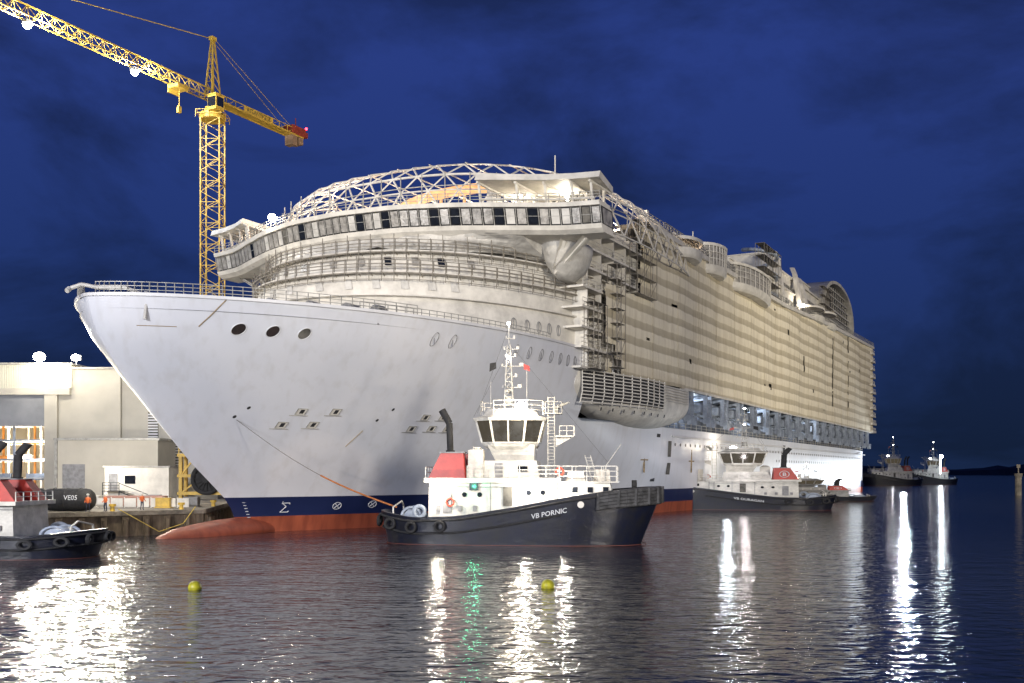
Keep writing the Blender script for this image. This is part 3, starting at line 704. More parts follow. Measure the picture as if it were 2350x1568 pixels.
q.loft([arc(1,20.5),arc(1,-20.5)],closed=False,cap=False); q.loft([arc(1,21.2),arc(.93,21.2)],closed=False,cap=False); q.loft([arc(1,21.2),arc(1,20.4)],closed=False,cap=False); q.loft([arc(.93,21.2),arc(.93,19.4)],closed=False,cap=False)
q.obj('arched_hall_shell',ship,HALLW,smooth=True)
q=MB(); a=arc(.94,19.5); q.add(a,[list(range(len(a)))]); q.obj('arched_hall_glazing',ship,DARK)
q=MB()
for z in(54.5,56.5,58.5,60.5,62.5):
    k=26*.88*math.sqrt(max(.05,1-((z-52.5)/12.2)**2.4)); q.beam(S(212-k,20.2,z),S(212+k,20.2,z),.3)
for u in range(190,238,3): q.beam(S(u,20.0,52.6),S(u,20.0,52.6+11.2*max(.1,1-((u-212)/25)**2)**.5),.16)
q.obj('arched_hall_frames',ship,HALLW)
for i in range(11):
    z=20.2+i*2.65; e=252.5-.35*i+(1 if i%2 else 0)
    q=MB(); q.box(244,e,-26.2,24,z,z+.7); q.rail([S(246,26,z+.7),S(e-.1,26,z+.7),S(e-.1,18,z+.7)],1.0,2,2,.08)
    q.obj('stern_terrace',ship,WHITE2)
for u,v,z0,z1,w_ in((14,18,42,50.5,.14),(52,17,48,51.8,.9),(75,18,48,53,.2)):
    q=MB(); q.beam(S(u,v,z0),S(u,v,z1),w_); q.obj('roof_post',ship,WHITE2)
for u in range(64,132,9):
    q=MB(); q.cone(S(u,18,48.0),S(u,18,50.0+random.random()),.5,.4,0,10); q.cone(S(u,18,48.0),S(u,18,48.3),.8,.8,0,10); q.obj('vent_cowl',ship,WHITE2)
for a,b,c_,d,e_,f_ in((100,108,-18,-8,48,52.5),(140,150,-17,-5,57,61.8),(165,182,-18,-3,57,59.6)):
    q=MB(); q.box(a,b,c_,d,e_,f_); q.box(a-.3,b+.3,c_-.3,d+.3,f_,f_+.3); q.obj('roof_house',ship,WHITE2)
LIGHTS=[(S(-8.5,-13,40.6),1200,LAMPW,.5),(S(3,19,41.0),350,LAMPW,.25),(S(3,25,41.0),350,LAMPW,.3),(S(150,23,49.5),500,LAMPW,.4),(S(35,15,46),500,LAMPW,.2)]
for p,e_,m_,r_ in LIGHTS:
    q=MB(); q.ball(p,r_); q.obj('floodlight',ship,m_,smooth=True)
    light('flood',('POINT'),(p[0]-.9,p[1],p[2]-.2),e_*2,(1,.88,.7),.2,parent=ship)
light('dome_glow','POINT',S(22,2,43.5),18000,(1,.78,.55),1.0,parent=ship)
light('dome_glow','POINT',S(8,-12,43),9000,(1,.7,.5),.6,parent=ship)
light('dome_glow','POINT',S(45,14,46),9000,(1,.75,.55),.6,parent=ship)
light('aft_glow','POINT',S(212,17,56),2500,(1,.75,.5),1.0,parent=ship)
light('stern_flood','SPOT',S(262,34,5),60000,(.85,.93,1),.5,target=S(235,22,7),cone=80,parent=ship)
for u_ in(60,100,150): light('recess_glow','POINT',S(u_,22.5,19),900,(.8,.9,1),.4,parent=ship)

# ------------------------------------------------------------------ tower crane
cr=empty('tower_crane',(-48.1,160,QZ),0,"tall yellow lattice tower crane with lit jib behind the ship","crane")
q=MB(); hw=1.5; zt=60.6; n=18
for sx_,sy_ in((1,1),(1,-1),(-1,-1),(-1,1)): q.beam((sx_*hw,sy_*hw,0),(sx_*hw,sy_*hw,zt),.20)
for i in range(n+1):
    z=zt*i/n; q.poly([(hw,hw,z),(hw,-hw,z),(-hw,-hw,z),(-hw,hw,z)],.09,closed=True)
    if i<n:
        z2=zt*(i+1)/n; zm=(z+z2)/2
        for a,b in(((hw,hw),(hw,-hw)),((hw,-hw),(-hw,-hw)),((-hw,-hw),(-hw,hw)),((-hw,hw),(hw,hw))):
            q.beam((*a,z),(*b,zm),.09); q.beam((*b,zm),(*a,z2),.09)
q.box(-2.1,2.1,-2.1,2.1,0,.6)
q.obj('tower_mast',cr,YELLOW)
q=MB(); q.cone((0,0,zt),(0,0,zt+1.0),2.0,2.0,0,20); q.cone((0,0,zt+1),(0,0,zt+2.0),1.4,1.2,0,20); q.rail([(2.1,-2.1,zt),(2.1,2.1,zt),(-2.1,2.1,zt),(-2.1,-2.1,zt),(2.1,-2.1,zt)],1.1,2,1.5,.08); q.obj('slewing_ring',cr,YELLOW)
J=empty('crane_top',(0,0,0)); J.parent=cr; J.rotation_euler=(0,0,math.atan2(-.88,-.475))
q=MB(); jz=zt+3.2
for i in range(28):
    a=i*2.0;b=a+2.0
    for y in(-.8,.8): q.beam((a,y,jz),(b,y,jz),.15); q.beam((a,y,jz),(a+1,0,jz+1.7),.08); q.beam((a+1,0,jz+1.7),(b,y,jz),.08)
    q.beam((a,0,jz+1.7),(b,0,jz+1.7),.19); q.beam((a,-.8,jz),(a,.8,jz),.08); q.beam((a,-.8,jz),(b,.8,jz),.07)
q.obj('jib',J,YELLOW)
q=MB()
for i in range(10):
    a=-i*2.1;b=a-2.1
    for y in(-.9,.9):
        q.beam((a,y,jz),(b,y,jz),.24); q.beam((a,y,jz+1.1),(b,y,jz+1.1),.10); q.beam((a,y,jz),(a,y,jz+1.1),.09); q.beam((a,y,jz),(b,y,jz+1.1),.07)
q.box(-21,0,-.8,.8,jz-.06,jz+.02)
q.obj('counter_jib',J,YELLOW)
q=MB(); q.box(-21.5,-18,-1.1,1.1,jz+.1,jz+1.6); q.box(-22.4,-21.2,-.8,.8,jz+.4,jz+1.3); q.beam((-20,0,jz+1.6),(-20,0,jz+3.4),.12); q.obj('winch_house',J,REDC)
q=MB(); q.box(-19.4,-18.2,-.9,.9,jz-1.8,jz-.1); q.box(-21.0,-19.9,-.9,.9,jz-1.3,jz-.1); q.obj('counterweight',J,mat('counterweight_concrete',(.26,.17,.10),.9))
q=MB(); az=jz+9.9
for y in(-.8,.8):
    for x in(-1,1): q.beam((x,y,jz),(x*.15,y*.2,az),.18)
for i in range(7):
    t=i/7;t2=(i+1)/7
    for y in(-.8,.8):
        q.beam((-1*(1-t*.85),y*(1-t*.8),jz+9.9*t),(1*(1-t2*.85),y*(1-t2*.8),jz+9.9*t2),.1); q.beam((1*(1-t*.85),y*(1-t*.8),jz+9.9*t),(1*(1-t*.85),-y*(1-t*.8),jz+9.9*t),.1)
q.box(-.5,.5,-.4,.4,az-.3,az+.3); q.obj('apex_tower',J,YELLOW)
q=MB(); q.beam((0,0,az),(46,0,jz+1.8),.10); q.beam((0,.3,az),(-18,.8,jz+1.1),.05); q.beam((0,-.3,az),(-18,-.8,jz+1.1),.05); q.obj('tie_bars',J,YELLOW)
q=MB(); q.box(.4,2.2,1.1,2.9,jz-2.4,jz-.1); q.box(.2,2.4,1.0,3.0,jz-.1,jz+.05); q.obj('operator_cab',J,YELLOW)
q=MB(); q.quad((2.25,1.2,jz-1.9),(2.25,2.8,jz-1.9),(2.25,2.8,jz-.4),(2.25,1.2,jz-.4)); q.quad((.6,2.93,jz-1.9),(2,2.93,jz-1.9),(2,2.93,jz-.4),(.6,2.93,jz-.4)); q.obj('cab_window',J,GLASS)
q=MB(); q.box(6,8.2,-1,1,jz-.6,jz-.1); q.box(6,8.2,-1.2,-1.0,jz-1.2,jz); q.beam((7,0,jz-.6),(7,0,jz-3.2),.08); q.box(6.7,7.3,-.2,.2,jz-4.2,jz-3.2); q.obj('trolley_hook',J,YELLOW)
q=MB(); q.box(-13,-6,.98,1.04,jz+.15,jz+1.0); q.obj('sign_board',J,YELLOW)
text_mesh('sign_lettering','ATLANTIQUE',.95,lambda x,y:(-9.5-x,1.07,jz+.25+y),J,DARK)
for d,pw in((15.5,9000),(33,16000)):
    q=MB(); q.box(d-.5,d+.5,-.5,.5,jz-.8,jz-.3,0); q.ball((d,0,jz-.85),.55,1); q.obj('jib_floodlight',J,[GREY,LAMPC],smooth=True)
    light('jib_flood','POINT',(d,0,jz-1.8),pw*1.8,(.95,.97,1),.4,parent=J)
    light('jib_flood','POINT',(d-2,1.8,jz+.2),pw*.08,(1,.97,.9),.3,parent=J)
q=MB(); q.ball((-22.9,0,jz+2.4),.22); q.obj('warning_light',J,LAMPR,smooth=True)

# ------------------------------------------------------------------ shipyard shed
sh=empty('shipyard_shed',(-59,150,QZ),0,"large pale corrugated shipyard shed with open doorway","building")
def bx(q,x0,x1,y0,y1,z0,z1,m=0): q.box(x0+59,x1+59,y0-150,y1-150,z0-QZ,z1-QZ,m)
q=MB()
bx(q,-68.3,-59,150,151,QZ,22.2); bx(q,-130,-68.3,150,151,18.6,19.3); bx(q,-130,-100,150,151,QZ,18.6)
bx(q,-130,-59,190,191,QZ,22.0); bx(q,-59.6,-59,151,190,QZ,22.0)
q.obj('wall',sh,CORR)
q=MB(); bx(q,-130,-66.2,149.6,150.6,19.3,22.8); q.obj('upper_cladding',sh,CORR2)
q=MB(); bx(q,-130,-66.4,149.3,150,18.3,19.3); bx(q,-70.2,-68.3,149.4,151,QZ,18.3); q.obj('door_frame',sh,CORR)
q=MB(); bx(q,-130,-70.2,149.8,150.3,13.6,18.3); q.obj('roller_door',sh,mat('roller_door_grey',(.24,.25,.27),.6,var=.1,vscale=.3))
q=MB(); bx(q,-131,-66,149.2,191,22.8,23.1); bx(q,-66,-58.7,149.4,191,22.2,22.45); q.obj('roof',sh,STEEL)
q=MB()
q.add([(0,.6,0),(14.5,.6,0),(14.5,.6,12.5),(4.5,.6,15.2),(0,.6,18.9)],[[0,1,2,3,4]]); q.add([(14.5,.6,0),(14.5,7,0),(14.5,7,12.5),(14.5,.6,12.5)],[[0,1,2,3]])
q.add([(14.5,.6,12.5),(14.5,7,12.5),(0,7,18.9),(4.5,.6,15.2)],[[0,1,2,3]])
q.obj('side_wing',sh,CORR)
for x0 in(4.0,7.6):
    q=MB(); q.box(x0,x0+1.5,.45,.58,4.5,13.2,1)
    for i in range(20): q.box(x0,x0+1.5,.38,.5,4.7+i*.42,4.9+i*.42,0)
    q.obj('louvre_window',sh,[WHITE,DARKW])
for k_ in range(4):
    q=MB(); Y=4+k_*7
    for i in range(12):
        X=-71+i*5.3+k_*.9; q.beam((X,Y,0),(X,Y,13),.3)
    for z in(3,6,9,12): q.beam((-72,Y,z),(-10,Y,z),.28)
    for i in range(10):
        zz=random.choice([3,6,9]); q.beam((-70+i*6,Y,zz+.5),(-66.5+i*6,Y,zz+.55),.7)
    q.obj('storage_rack',sh,[BLUEG,WHITE,RACKO,WHITE2][k_])
light('shed_interior','POINT',(-78,158,12),8000,(1,.85,.6),1); light('shed_interior','POINT',(-72,153,9),1800,(.9,.95,1),1)
light('shed_interior','POINT',(-90,170,10),12000,(1,.85,.6),1)
an=empty('yard_annex',(-57.5,142,QZ),0,"low pale annex building beside the shed","building")
q=MB(); q.box(-7.5,7,0,7.4,0,8.6); q.obj('wall',an,CORR)
q=MB(); q.box(-7.8,7.3,-.25,7.4,8.6,8.95); q.box(-7.7,-7.3,-.2,0,0,8.6); q.obj('roof',an,STEEL)
q=MB(); q.box(-6.6,-3.4,-.06,.02,0,5.2); q.obj('door',an,GREY)
cb=empty('site_cabin',(-50.5,134,QZ),0,"small white site cabin with outside stairs","cabin")
q=MB(); q.box(-4.3,4.3,0,4,0,4.7); q.obj('wall',cb,WHITE2)
q=MB(); q.box(-4.5,4.5,-.2,4.2,4.7,4.9); q.obj('roof',cb,STEEL)
q=MB(); q.box(-3.8,-2.6,-.05,0,1.6,3.9); q.obj('door',cb,GREY)
q=MB(); q.box(-1.6,-.2,-.05,0,2.5,3.6); q.obj('window',cb,GLASS)
q=MB()
for i in range(9): q.box(-1.8+i*.42,-1.4+i*.42,-1.5,-.4,1.5-i*.17,1.56-i*.17)
q.box(-4,-1.8,-1.5,-.02,1.5,1.58); q.beam((-1.8,-1.5,2.6),(2,-1.5,1.1),.08); q.beam((-1.8,-1.5,1.5),(2,-1.5,.0),.12)
q.rail([(-4,-1.5,1.58),(-1.8,-1.5,1.58)],1.1,3,.8,.07)
for x in(-4,-1.8): q.beam((x,-1.5,0),(x,-1.5,1.6),.12)
q.obj('stairs',cb,DARK)
for i,(x,y,z,p) in enumerate(((-70.6,149.0,23.8,60000),(-65.2,149,23.7,26000),(-58.5,149,23.1,9000))):
    f=empty('yard_floodlight',(x,y,z-.6),0,"bright floodlight on the shed roof edge","floodlight","floodlights on the shed")
    q=MB(); q.beam((0,0,-.4),(0,0,.5),.12); q.box(-.7,.7,-.1,.25,.35,1.05); q.obj('lamp_housing',f,GREY)
    q=MB(); q.box(-.62,.62,-.2,-.1,.4,1.0); q.ball((0,-.3,.7),(.85,.6,.35)[i],0,.8); q.obj('lamp_lens',f,LAMPW,smooth=True)
    light('yard_flood','SPOT',(x,y-1.9,z),p*.75,(1,.92,.76),.3,target=(-38,70,0),cone=125)
    light('wall_wash','POINT',(x,y-4,z-1),p*.05,(1,.91,.74),.5)
light('annex_wash','POINT',(-56,128,9),4500,(1,.93,.8),.3)
rm=empty('cable_reel_machine',(-38.2,126,QZ),0,"yellow steel gantry carrying a large black cable reel","machine")
q=MB()
for x in(-3.4,3.2):
    for y in(-1,1): q.beam((x,y,0),(x,y,6.2),.4)
for z in(1.4,3.6,6.2):
    for y in(-1,1): q.beam((-3.8,y,z),(3.6,y,z),.38)
    for x in(-3.4,3.2): q.beam((x,-1,z),(x,1,z),.3)
q.beam((-3.4,-1,1.4),(-.5,-1,3.6),.2); q.beam((3.2,-1,3.6),(3.2,1,6.2),.2); q.rail([(-3.6,-1.1,6.3),(3.5,-1.1,6.3)],1,2,1.2,.09); q.beam((-3.4,-1,3.6),(-1.4,-1,6.2),.2)
q.obj('gantry_frame',rm,YELLOW)
q=MB(); q.torus((0,-1.5,3.2),1.75,.28,'y',0,28); q.cone((0,-1.2,3.2),(0,-1.9,3.2),.5,.5,0,12)
for i in range(16): a=i*math.pi/8; q.beam((0,-1.5,3.2),(1.7*math.cos(a),-1.5,3.2+1.7*math.sin(a)),.14)
q.cone((0,-1.0,3.2),(0,-1.35,3.2),1.6,1.6,0,24)
q.obj('cable_reel',rm,RUBBER)
q=MB(); q.box(-2.4,1.6,-.9,.9,6.4,7.9); q.cone((-1,0,7.9),(-1,0,8.9),.7,.7,0,12); q.obj('motor_housing',rm,GREY)
for i,(x0,x1,y,tx) in enumerate(((-54.2,-49.4,106,'SO'),(-48.9,-43.4,103.6,'VE05'))):
    f=empty('rubber_fender',((x0+x1)/2,y,QZ+1.2),.05*(1-2*i),"huge black cylindrical rubber fender lying on the quay","fender","fenders on the quay")
    L=(x1-x0)/2; q=MB(); rings=[]
    for t,r in((-L,.35),(-L+.15,.8),(-L+.5,1.1),(-L+.9,1.18),(-.3,1.2),(L-.9,1.18),(L-.5,1.1),(L-.15,.8),(L,.35)):
        rings.append([(t,r*math.cos(a*math.pi/14),r*math.sin(a*math.pi/14)) for a in range(28)])
    q.loft(rings)
    for t in(-L*.5,0,L*.5): q.torus((t,0,0),1.19,.06,'x',0,28,6)
    q.obj('fender_body',f,RUBBER,smooth=True)
    text_mesh('fender_lettering',tx,.7,lambda x,y:(x+L*.3,-1.27*math.cos((y-.0)/1.25),1.27*math.sin((y-.0)/1.25)),f,WHITETXT)
bl=MB(); bl.cone((0,0,0),(0,0,.55),.25,.2,0,14); bl.cone((0,0,.5),(0,0,.75),.36,.36,0,14); b0=None
for (x,y) in((-50,99.3),(-41.5,103.4),(-36,108.4),(-35.4,118)):
    if b0 is None: b0=bl.obj('mooring_bollard',None,YELLOW); o=b0
    else: o=b0.copy(); COL.objects.link(o)
    o.location=(x,y,QZ); tag(o,"yellow mooring bollard at the quay edge","bollard","bollards along the quay")
q=MB()
for r_ in range(3):
    for i in range(6-r_): q.cone((-3.5,i*.45+r_*.22,.25+r_*.4),(3.5,i*.45+r_*.22,.25+r_*.4),.21,.21,0,10)
tag(q.obj('pipe_stack',None,mat('pipe_pinkish',(.5,.27,.2),.6),loc=(-45,118,QZ)),"stack of pale red pipes on the quay","pipes")
q=MB()
for i in range(9):
    q.box(i*1.5,i*1.5+1.3,0,.12,.1,1.1)
    q.beam((i*1.5,.05,0),(i*1.5,.05,1.25),.09)
tag(q.obj('site_barrier',None,WHITE2,loc=(-50,113,QZ)),"row of pale panel barriers on the quay","barrier")
for i,(x,y,c) in enumerate(((-39.5,113,YELLOW),(-42.8,121,BLUEG),(-37.6,117,GREY),(-47.5,109.5,GREY),(-60,112,RACKO),(-52,124,WHITE2),(-46,128,GREY))):
    q=MB(); q.box(-.8,.8,-.5,.5,.15,1.1); q.box(-.9,.9,-.6,.6,0,.12); q.box(-.85,.85,-.55,.55,1.1,1.16); 
    for xx in(-.75,.75): q.beam((xx,-.53,.1),(xx,-.53,1.15),.08)
    tag(q.obj('equipment_crate',None,c,loc=(x,y,QZ)),"steel equipment crate standing on the quay","crate","crates on the quay")

# ------------------------------------------------------------------ people
VEST=mat('hi_vis_orange',(.60,.13,.03),.7); TROU=mat('navy_trousers',(.03,.035,.07),.8); SKIN=mat('skin',(.45,.27,.2),.6); HELM=mat('white_helmet',(.75,.75,.72),.4)
def person(x,y,z,rz,lab,arm=0.15):
    me=bpy.data.meshes.new('person'); J_=[(0,0,.95),(0,0,1.2),(0,0,1.42),(0,0,1.52),(0,.02,1.66),(.1,0,.9),(.13,.02,.5),(.13,.05,.08),(.13,-.12,.04),(-.1,0,.9),(-.15,-.05,.5),(-.17,.05,.08),(-.17,-.12,.04),(.19,0,1.4),(.27,.02,1.13),(.27,-arm,.9),(-.19,0,1.4),(-.27,.02,1.13),(-.26,-arm*1.5,.92)]
    E=[(0,1),(1,2),(2,3),(3,4),(0,5),(5,6),(6,7),(7,8),(0,9),(9,10),(10,11),(11,12),(2,13),(13,14),(14,15),(2,16),(16,17),(17,18)]
    R_=[.15,.15,.16,.06,.11,.1,.07,.05,.05,.1,.07,.05,.05,.08,.055,.045,.08,.055,.045]
    me.from_pydata(J_,E,[]); o=bpy.data.objects.new('person',me); COL.objects.link(o)
    md=o.modifiers.new('skin','SKIN'); 
    for i,v in enumerate(me.skin_vertices[0].data if me.skin_vertices else []): v.radius=(R_[i],R_[i]*.85)
    o.modifiers.new('sub','SUBSURF').levels=1
    dg=bpy.context.evaluated_depsgraph_get(); m2=bpy.data.meshes.new_from_object(o.evaluated_get(dg)); bpy.data.objects.remove(o)
    o=bpy.data.objects.new('person',m2); COL.objects.link(o); m2.materials.clear()
    for mm in(VEST,TROU,SKIN): m2.materials.append(mm)
    for p in m2.polygons: p.material_index=1 if p.center.z<.93 and abs(p.center.x)<.24 else (2 if p.center.z>1.5 or p.center.z<.95 else 0)
    o.location=(x,y,z); o.rotation_euler=(0,0,rz); tag(o,lab,"person","dock workers")
    q=MB(); q.ball((0,.02,1.76),.15,0,.7); h=q.obj('helmet',o,HELM,smooth=True)
    return o
person(-43.2,101.4,QZ,.3,"dock worker in orange jacket standing on the quay",.25)
person(-41.9,102.6,QZ,-.6,"dock worker in orange jacket looking along the quay")
person(-39.6,106.6,QZ,.9,"dock worker in orange jacket beside a bollard",.3)

# ------------------------------------------------------------------ tugs
def tzt(x): return interp(x,[(-13,3.1),(-9.5,2.55),(-5,2.7),(0,3.5),(5,4.45),(9,5.05),(13,5.35)])
def txb(z): return 11.4+1.6*max(0,min(1,z/4.0))
def txs(z): return 12.3+.7*max(0,min(1,z/3))
def tb(x,z):
    s=max(0,min(1,z/4)); B=4.5+.4*s
    if x>=0: return B*max(0,1-(x/txb(z))**3.4)**.5
    return B*max(0,1-(abs(x)/txs(z))**5)**.45
LRED=mat('lifebuoy_red',(.6,.06,.03),.5); AF=mat('antifouling_red',(.16,.045,.03),.6)
def tug(name_txt,loc,rz,label,lamps=1.0,scale=(1,1,1),detail=True,txt_size=.62,txt_x=1.2,sides=(-1,),emblem=True,pipes=(-1,1),house=None):
    HW=house or TWHITE
    T=empty('tugboat',loc,rz,label,"tugboat","harbour tugboats"); T.scale=scale
    n=72; q=MB(); rings=[]
    def loop(qq,shr=1.0,drop=None):
        r=[]
        for k in range(n):
            th=2*math.pi*k/n; a=math.cos(th); x0=13*a
            z=(-1+qq*(tzt(x0)+1)) if drop is None else tzt(x0)-drop
            x=a*(txb(z) if a>0 else txs(z)); 
            y=math.copysign(tb(x*.9999,z),math.sin(th)) if abs(math.sin(th))>1e-6 else 0
            r.append((x*shr,y*shr,z))
        return r
    for i in range(11): rings.append(loop(i/10))
    q.loft(rings,cap=False); q.loft([loop(1),loop(1,.975)],cap=False); q.loft([loop(1,.975),loop(0,.96,1.0)],cap=False)
    q.obj('hull',T,BLACK,smooth=True)
    q=MB(); lp=loop(0,.965,1.0)
    for k in range(n//2): 
        a,b,c,d=lp[k],lp[k+1],lp[(n-k-1)%n],lp[(n-k)%n]; q.quad(a,b,c,d)
    q.obj('deck',T,DECKG)
    q=MB(); lp=[(x*1.01,y*1.02,z) for x,y,z in loop(0,1,.35)]
    q.poly(lp,.22,closed=True,n=8); q.obj('rubbing_strake',T,RUBBER,smooth=True)
    q=MB(); lp2=[(x*1.01,y*1.02,z) for x,y,z in loop(0,1,1.5)]; q.poly(lp2[14:59],.22,n=8); q.obj('rubbing_strake',T,RUBBER,smooth=True)
    q=MB()
    for dz in(.2,.5,.8,1.1,1.4):
        q.poly([ (x*1.01+.06,y*1.02,z) for x,y,z in (loop(0,1,dz)[k] for k in range(-11,12))],.46,n=8)
    for k in range(-11,12,2):
        a=loop(0,1,.0)[k];b=loop(0,1,1.5)[k]; q.beam((a[0]*1.02+.1,a[1]*1.03,a[2]),(b[0]*1.025+.1,b[1]*1.035,b[2]),.40,n=6)
    q.obj('bow_fender',T,GRUB,smooth=True)
    q=MB(); q.poly([ (x*1.01,y*1.01,.08) for x,y,z in [(loop(.3)[k]) for k in range(n)]],.05,closed=True); q.obj('waterline_stripe',T,AF)
    if detail:
        lp=loop(1)
        for i,k in enumerate(list(range(24,49,3))):
            x,y,z=lp[k]; q=MB(); q.torus((x*1.02,y*1.04,z-.9),.42,.15,'x' if abs(x)>11.9 else 'y',0,16,6); q.obj('tyre_fender',T,RUBBER,smooth=True)
    q=MB(); q.taper((-8,3.9,-3.1,3.1),(-7.9,3.8,-3.0,3.0),1.5,5.7); q.taper((3.9,9.2,-2.7,2.7),(3.9,8.6,-2.6,2.6),3,5.7); q.box(4.2,9.4,-3.0,3.0,5.7,5.8)
    q.obj('deckhouse',T,HW)
    q=MB(); q.box(-8.3,4.2,-3.5,3.5,5.7,6.12); q.obj('boat_deck',T,HW)
    for sg in(-1,1):
        for x,z,wd,hh in((-6.6,3.0,.75,1.8),(-1.0,3.6,.75,1.7)):
            q=MB(); q.box(x,x+wd,min(3.12*sg,3.16*sg),max(3.12*sg,3.16*sg),z,z+hh); q.poly([(x,3.15*sg,z),(x+wd,3.15*sg,z),(x+wd,3.15*sg,z+hh),(x,3.15*sg,z+hh)],.07,closed=True); q.obj('door',T,GREY if x<-5 else DARKW)
        for x,z in((-4.6,4.6),(-3.2,4.6),(1.3,4.8),(2.6,4.8)):
            q=MB(); q.cone((x,3.05*sg,z),(x,3.15*sg,z),.22,.22,0,14); q.obj('porthole',T,GLASS)
        for x in(5.2,6.6,8.0):
            q=MB(); q.box(x,x+.5,min(2.6*sg,2.74*sg),max(2.6*sg,2.74*sg),4.8,5.3); q.obj('side_window',T,GLASS)
        q=MB(); q.poly([(-7.9,3.16*sg,5.3),(3.8,3.16*sg,5.3)],.05); q.poly([(-2.2,3.16*sg,2.4),(-2.2,3.16*sg,6)],.06); q.poly([(.8,3.16*sg,2.4),(.8,3.16*sg,6)],.06); q.poly([(3.2,3.16*sg,3),(3.2,3.16*sg,6)],.08)
        for x in(-7.2,-5.2,-3.8): q.box(x,x+.35,min(3.1*sg,3.3*sg),max(3.1*sg,3.3*sg),3.1,3.6)
        q.obj('pipework',T,GREY)
    for sg in(-1,1):
        q=MB(); q.taper((-8.0,-4.6,1.2 if sg>0 else -2.9,2.9 if sg>0 else -1.2),(-6.9,-4.8,1.4 if sg>0 else -2.7,2.7 if sg>0 else -1.4),6.12,8.4); q.obj('funnel_casing',T,TRED)
        q=MB(); q.box(-7.0,-4.7,1.3 if sg>0 else -2.8,2.8 if sg>0 else -1.3,8.4,8.52); q.obj('funnel_cap',T,GREY)
        if sg in pipes:
            q=MB(); q.cone((-6.1,2.05*sg,8.5),(-6.2,2.05*sg,11.2),.30,.30,0,14); q.cone((-6.2,2.05*sg,11.2),(-6.9,2.05*sg,12.4),.32,.34,0,14); q.torus((-6.1,2.05*sg,8.6),.36,.08,'z',0,16,6); q.obj('exhaust_pipe',T,RUBBER,smooth=True)
        if emblem:
            q=MB(); q.torus((-6.1,2.93*sg,7.2),.62,.05,'y',0,22,5); q.obj('funnel_emblem_ring',T,WHITETXT)
            text_mesh('funnel_emblem','B',.95,lambda x,y,sg=sg:(-6.1-x if sg>0 else -6.1+x,2.94*sg,6.87+y),T,WHITETXT,True)
    q=MB(); q.taper((-4.4,2.2,-2.1,2.1),(-4.0,1.9,-2.0,2.0),6.12,7.7); q.taper((-2.0,1.6,-1.2,1.2),(-2.7,1.7,-1.8,1.8),7.7,9.2); q.box(-4.4,-3.0,-2.3,-1.1,6.13,8.7); q.cone((-3.7,-1.7,8.7),(-3.7,-1.7,9.0),.65,.3)
    q.obj('wheelhouse_pedestal',T,HW)
    q=MB(); q.box(-1.9,-1.2,-2.16,-2.08,6.2,7.5); q.obj('door',T,GREY)
    q=MB(); q.box(.2,1.1,-2.14,-2.06,6.7,7.3); q.obj('side_window',T,GLASS)
    def oc(x0,x1,hw_,z,c=.32):
        L=x1-x0; cx=L*c*.75; cy=hw_*.5
        return [(x0+cx,-hw_,z),(x1-cx,-hw_,z),(x1,-hw_+cy,z),(x1,hw_-cy,z),(x1-cx,hw_,z),(x0+cx,hw_,z),(x0,hw_-cy,z),(x0,-hw_+cy,z)]
    A=oc(-3.2,1.9,2.2,9.1);Bt=oc(-3.8,2.5,2.65,11.4)
    q=MB(); q.loft([oc(-2.8,1.6,1.9,8.8),A,[Vector(a).lerp(Vector(b),.12) for a,b in zip(A,Bt)]]); q.obj('wheelhouse_base',T,HW)
    A1=[Vector(a).lerp(Vector(b),.12) for a,b in zip(A,Bt)]
    for k in range(8):
        a,b,c,d=A1[k],A1[(k+1)%8],Vector(Bt[(k+1)%8]),Vector(Bt[k]); cuts=2 if (b-a).length>2 else 1
        for j in range(cuts):
            a2=a.lerp(b,j/cuts);b2=a.lerp(b,(j+1)/cuts);c2=d.lerp(c,(j+1)/cuts);d2=d.lerp(c,j/cuts)
            q=MB(); q.quad(a2.lerp(b2,.05),b2.lerp(a2,.05),c2.lerp(d2,.05),d2.lerp(c2,.05)); q.obj('window',T,CABGL)
    q=MB()
    for k in range(8):
        a,b,c,d=A1[k],A1[(k+1)%8],Vector(Bt[(k+1)%8]),Vector(Bt[k]); q.beam(a,d,.18)
        if (b-a).length>2: q.beam(a.lerp(b,.5),d.lerp(c,.5),.14)
    q.poly([tuple(p) for p in A1],.12,closed=True); q.obj('window_frame',T,HW)
    q=MB(); q.loft([oc(-4.0,2.7,2.8,11.4),oc(-4.1,2.8,2.85,11.65),oc(-3.2,2.0,2.2,11.9),oc(-2.8,1.6,1.9,12.5)]); q.obj('wheelhouse_roof',T,HW)
    q=MB(); q.rail([(x,y,11.95) for x,y,z in oc(-3.4,2.4,2.4,12.2)]+[(-3.4,-1.2,11.95)],1.3,3,1.0,.05); q.obj('roof_railing',T,TWHITE)
    q=MB(); mz=20.6
    for sx_,sy_ in((.42,.32),(.42,-.32),(-.42,.32),(-.42,-.32)): q.beam((-.9+sx_,sy_,12.5),(-.9+sx_*.35,sy_*.35,mz-2),.075)
    for i in range(8):
        z=13+i*.72; f=1-.65*(z-12.9)/(mz-14.9); q.poly([(-.9+.42*f,.32*f,z),(-.9+.42*f,-.32*f,z),(-.9-.42*f,-.32*f,z),(-.9-.42*f,.32*f,z)],.05,closed=True); q.beam((-.9-.42*f,-.32*f,z),(-.9+.42*f*.9,-.32*f*.9,z+.72),.045)
    q.beam((-.9,0,mz-2),(-.9,0,mz),.09)
    for z,w_ in((14.6,1.2),(15.6,.8),(16.6,1.4),(17.5,.7),(18.2,1.0),(19.2,.6)): q.beam((-.9-w_*.5,0,z),(-.9+w_,0,z),.07); q.beam((-.9,-w_,z),(-.9,w_,z),.06); q.box(-.9+w_*.7,-.9+w_,-.12,.12,z,z+.3); q.box(-.9-w_*.5,-.75-w_*.5,-.1,.1,z,z+.25)
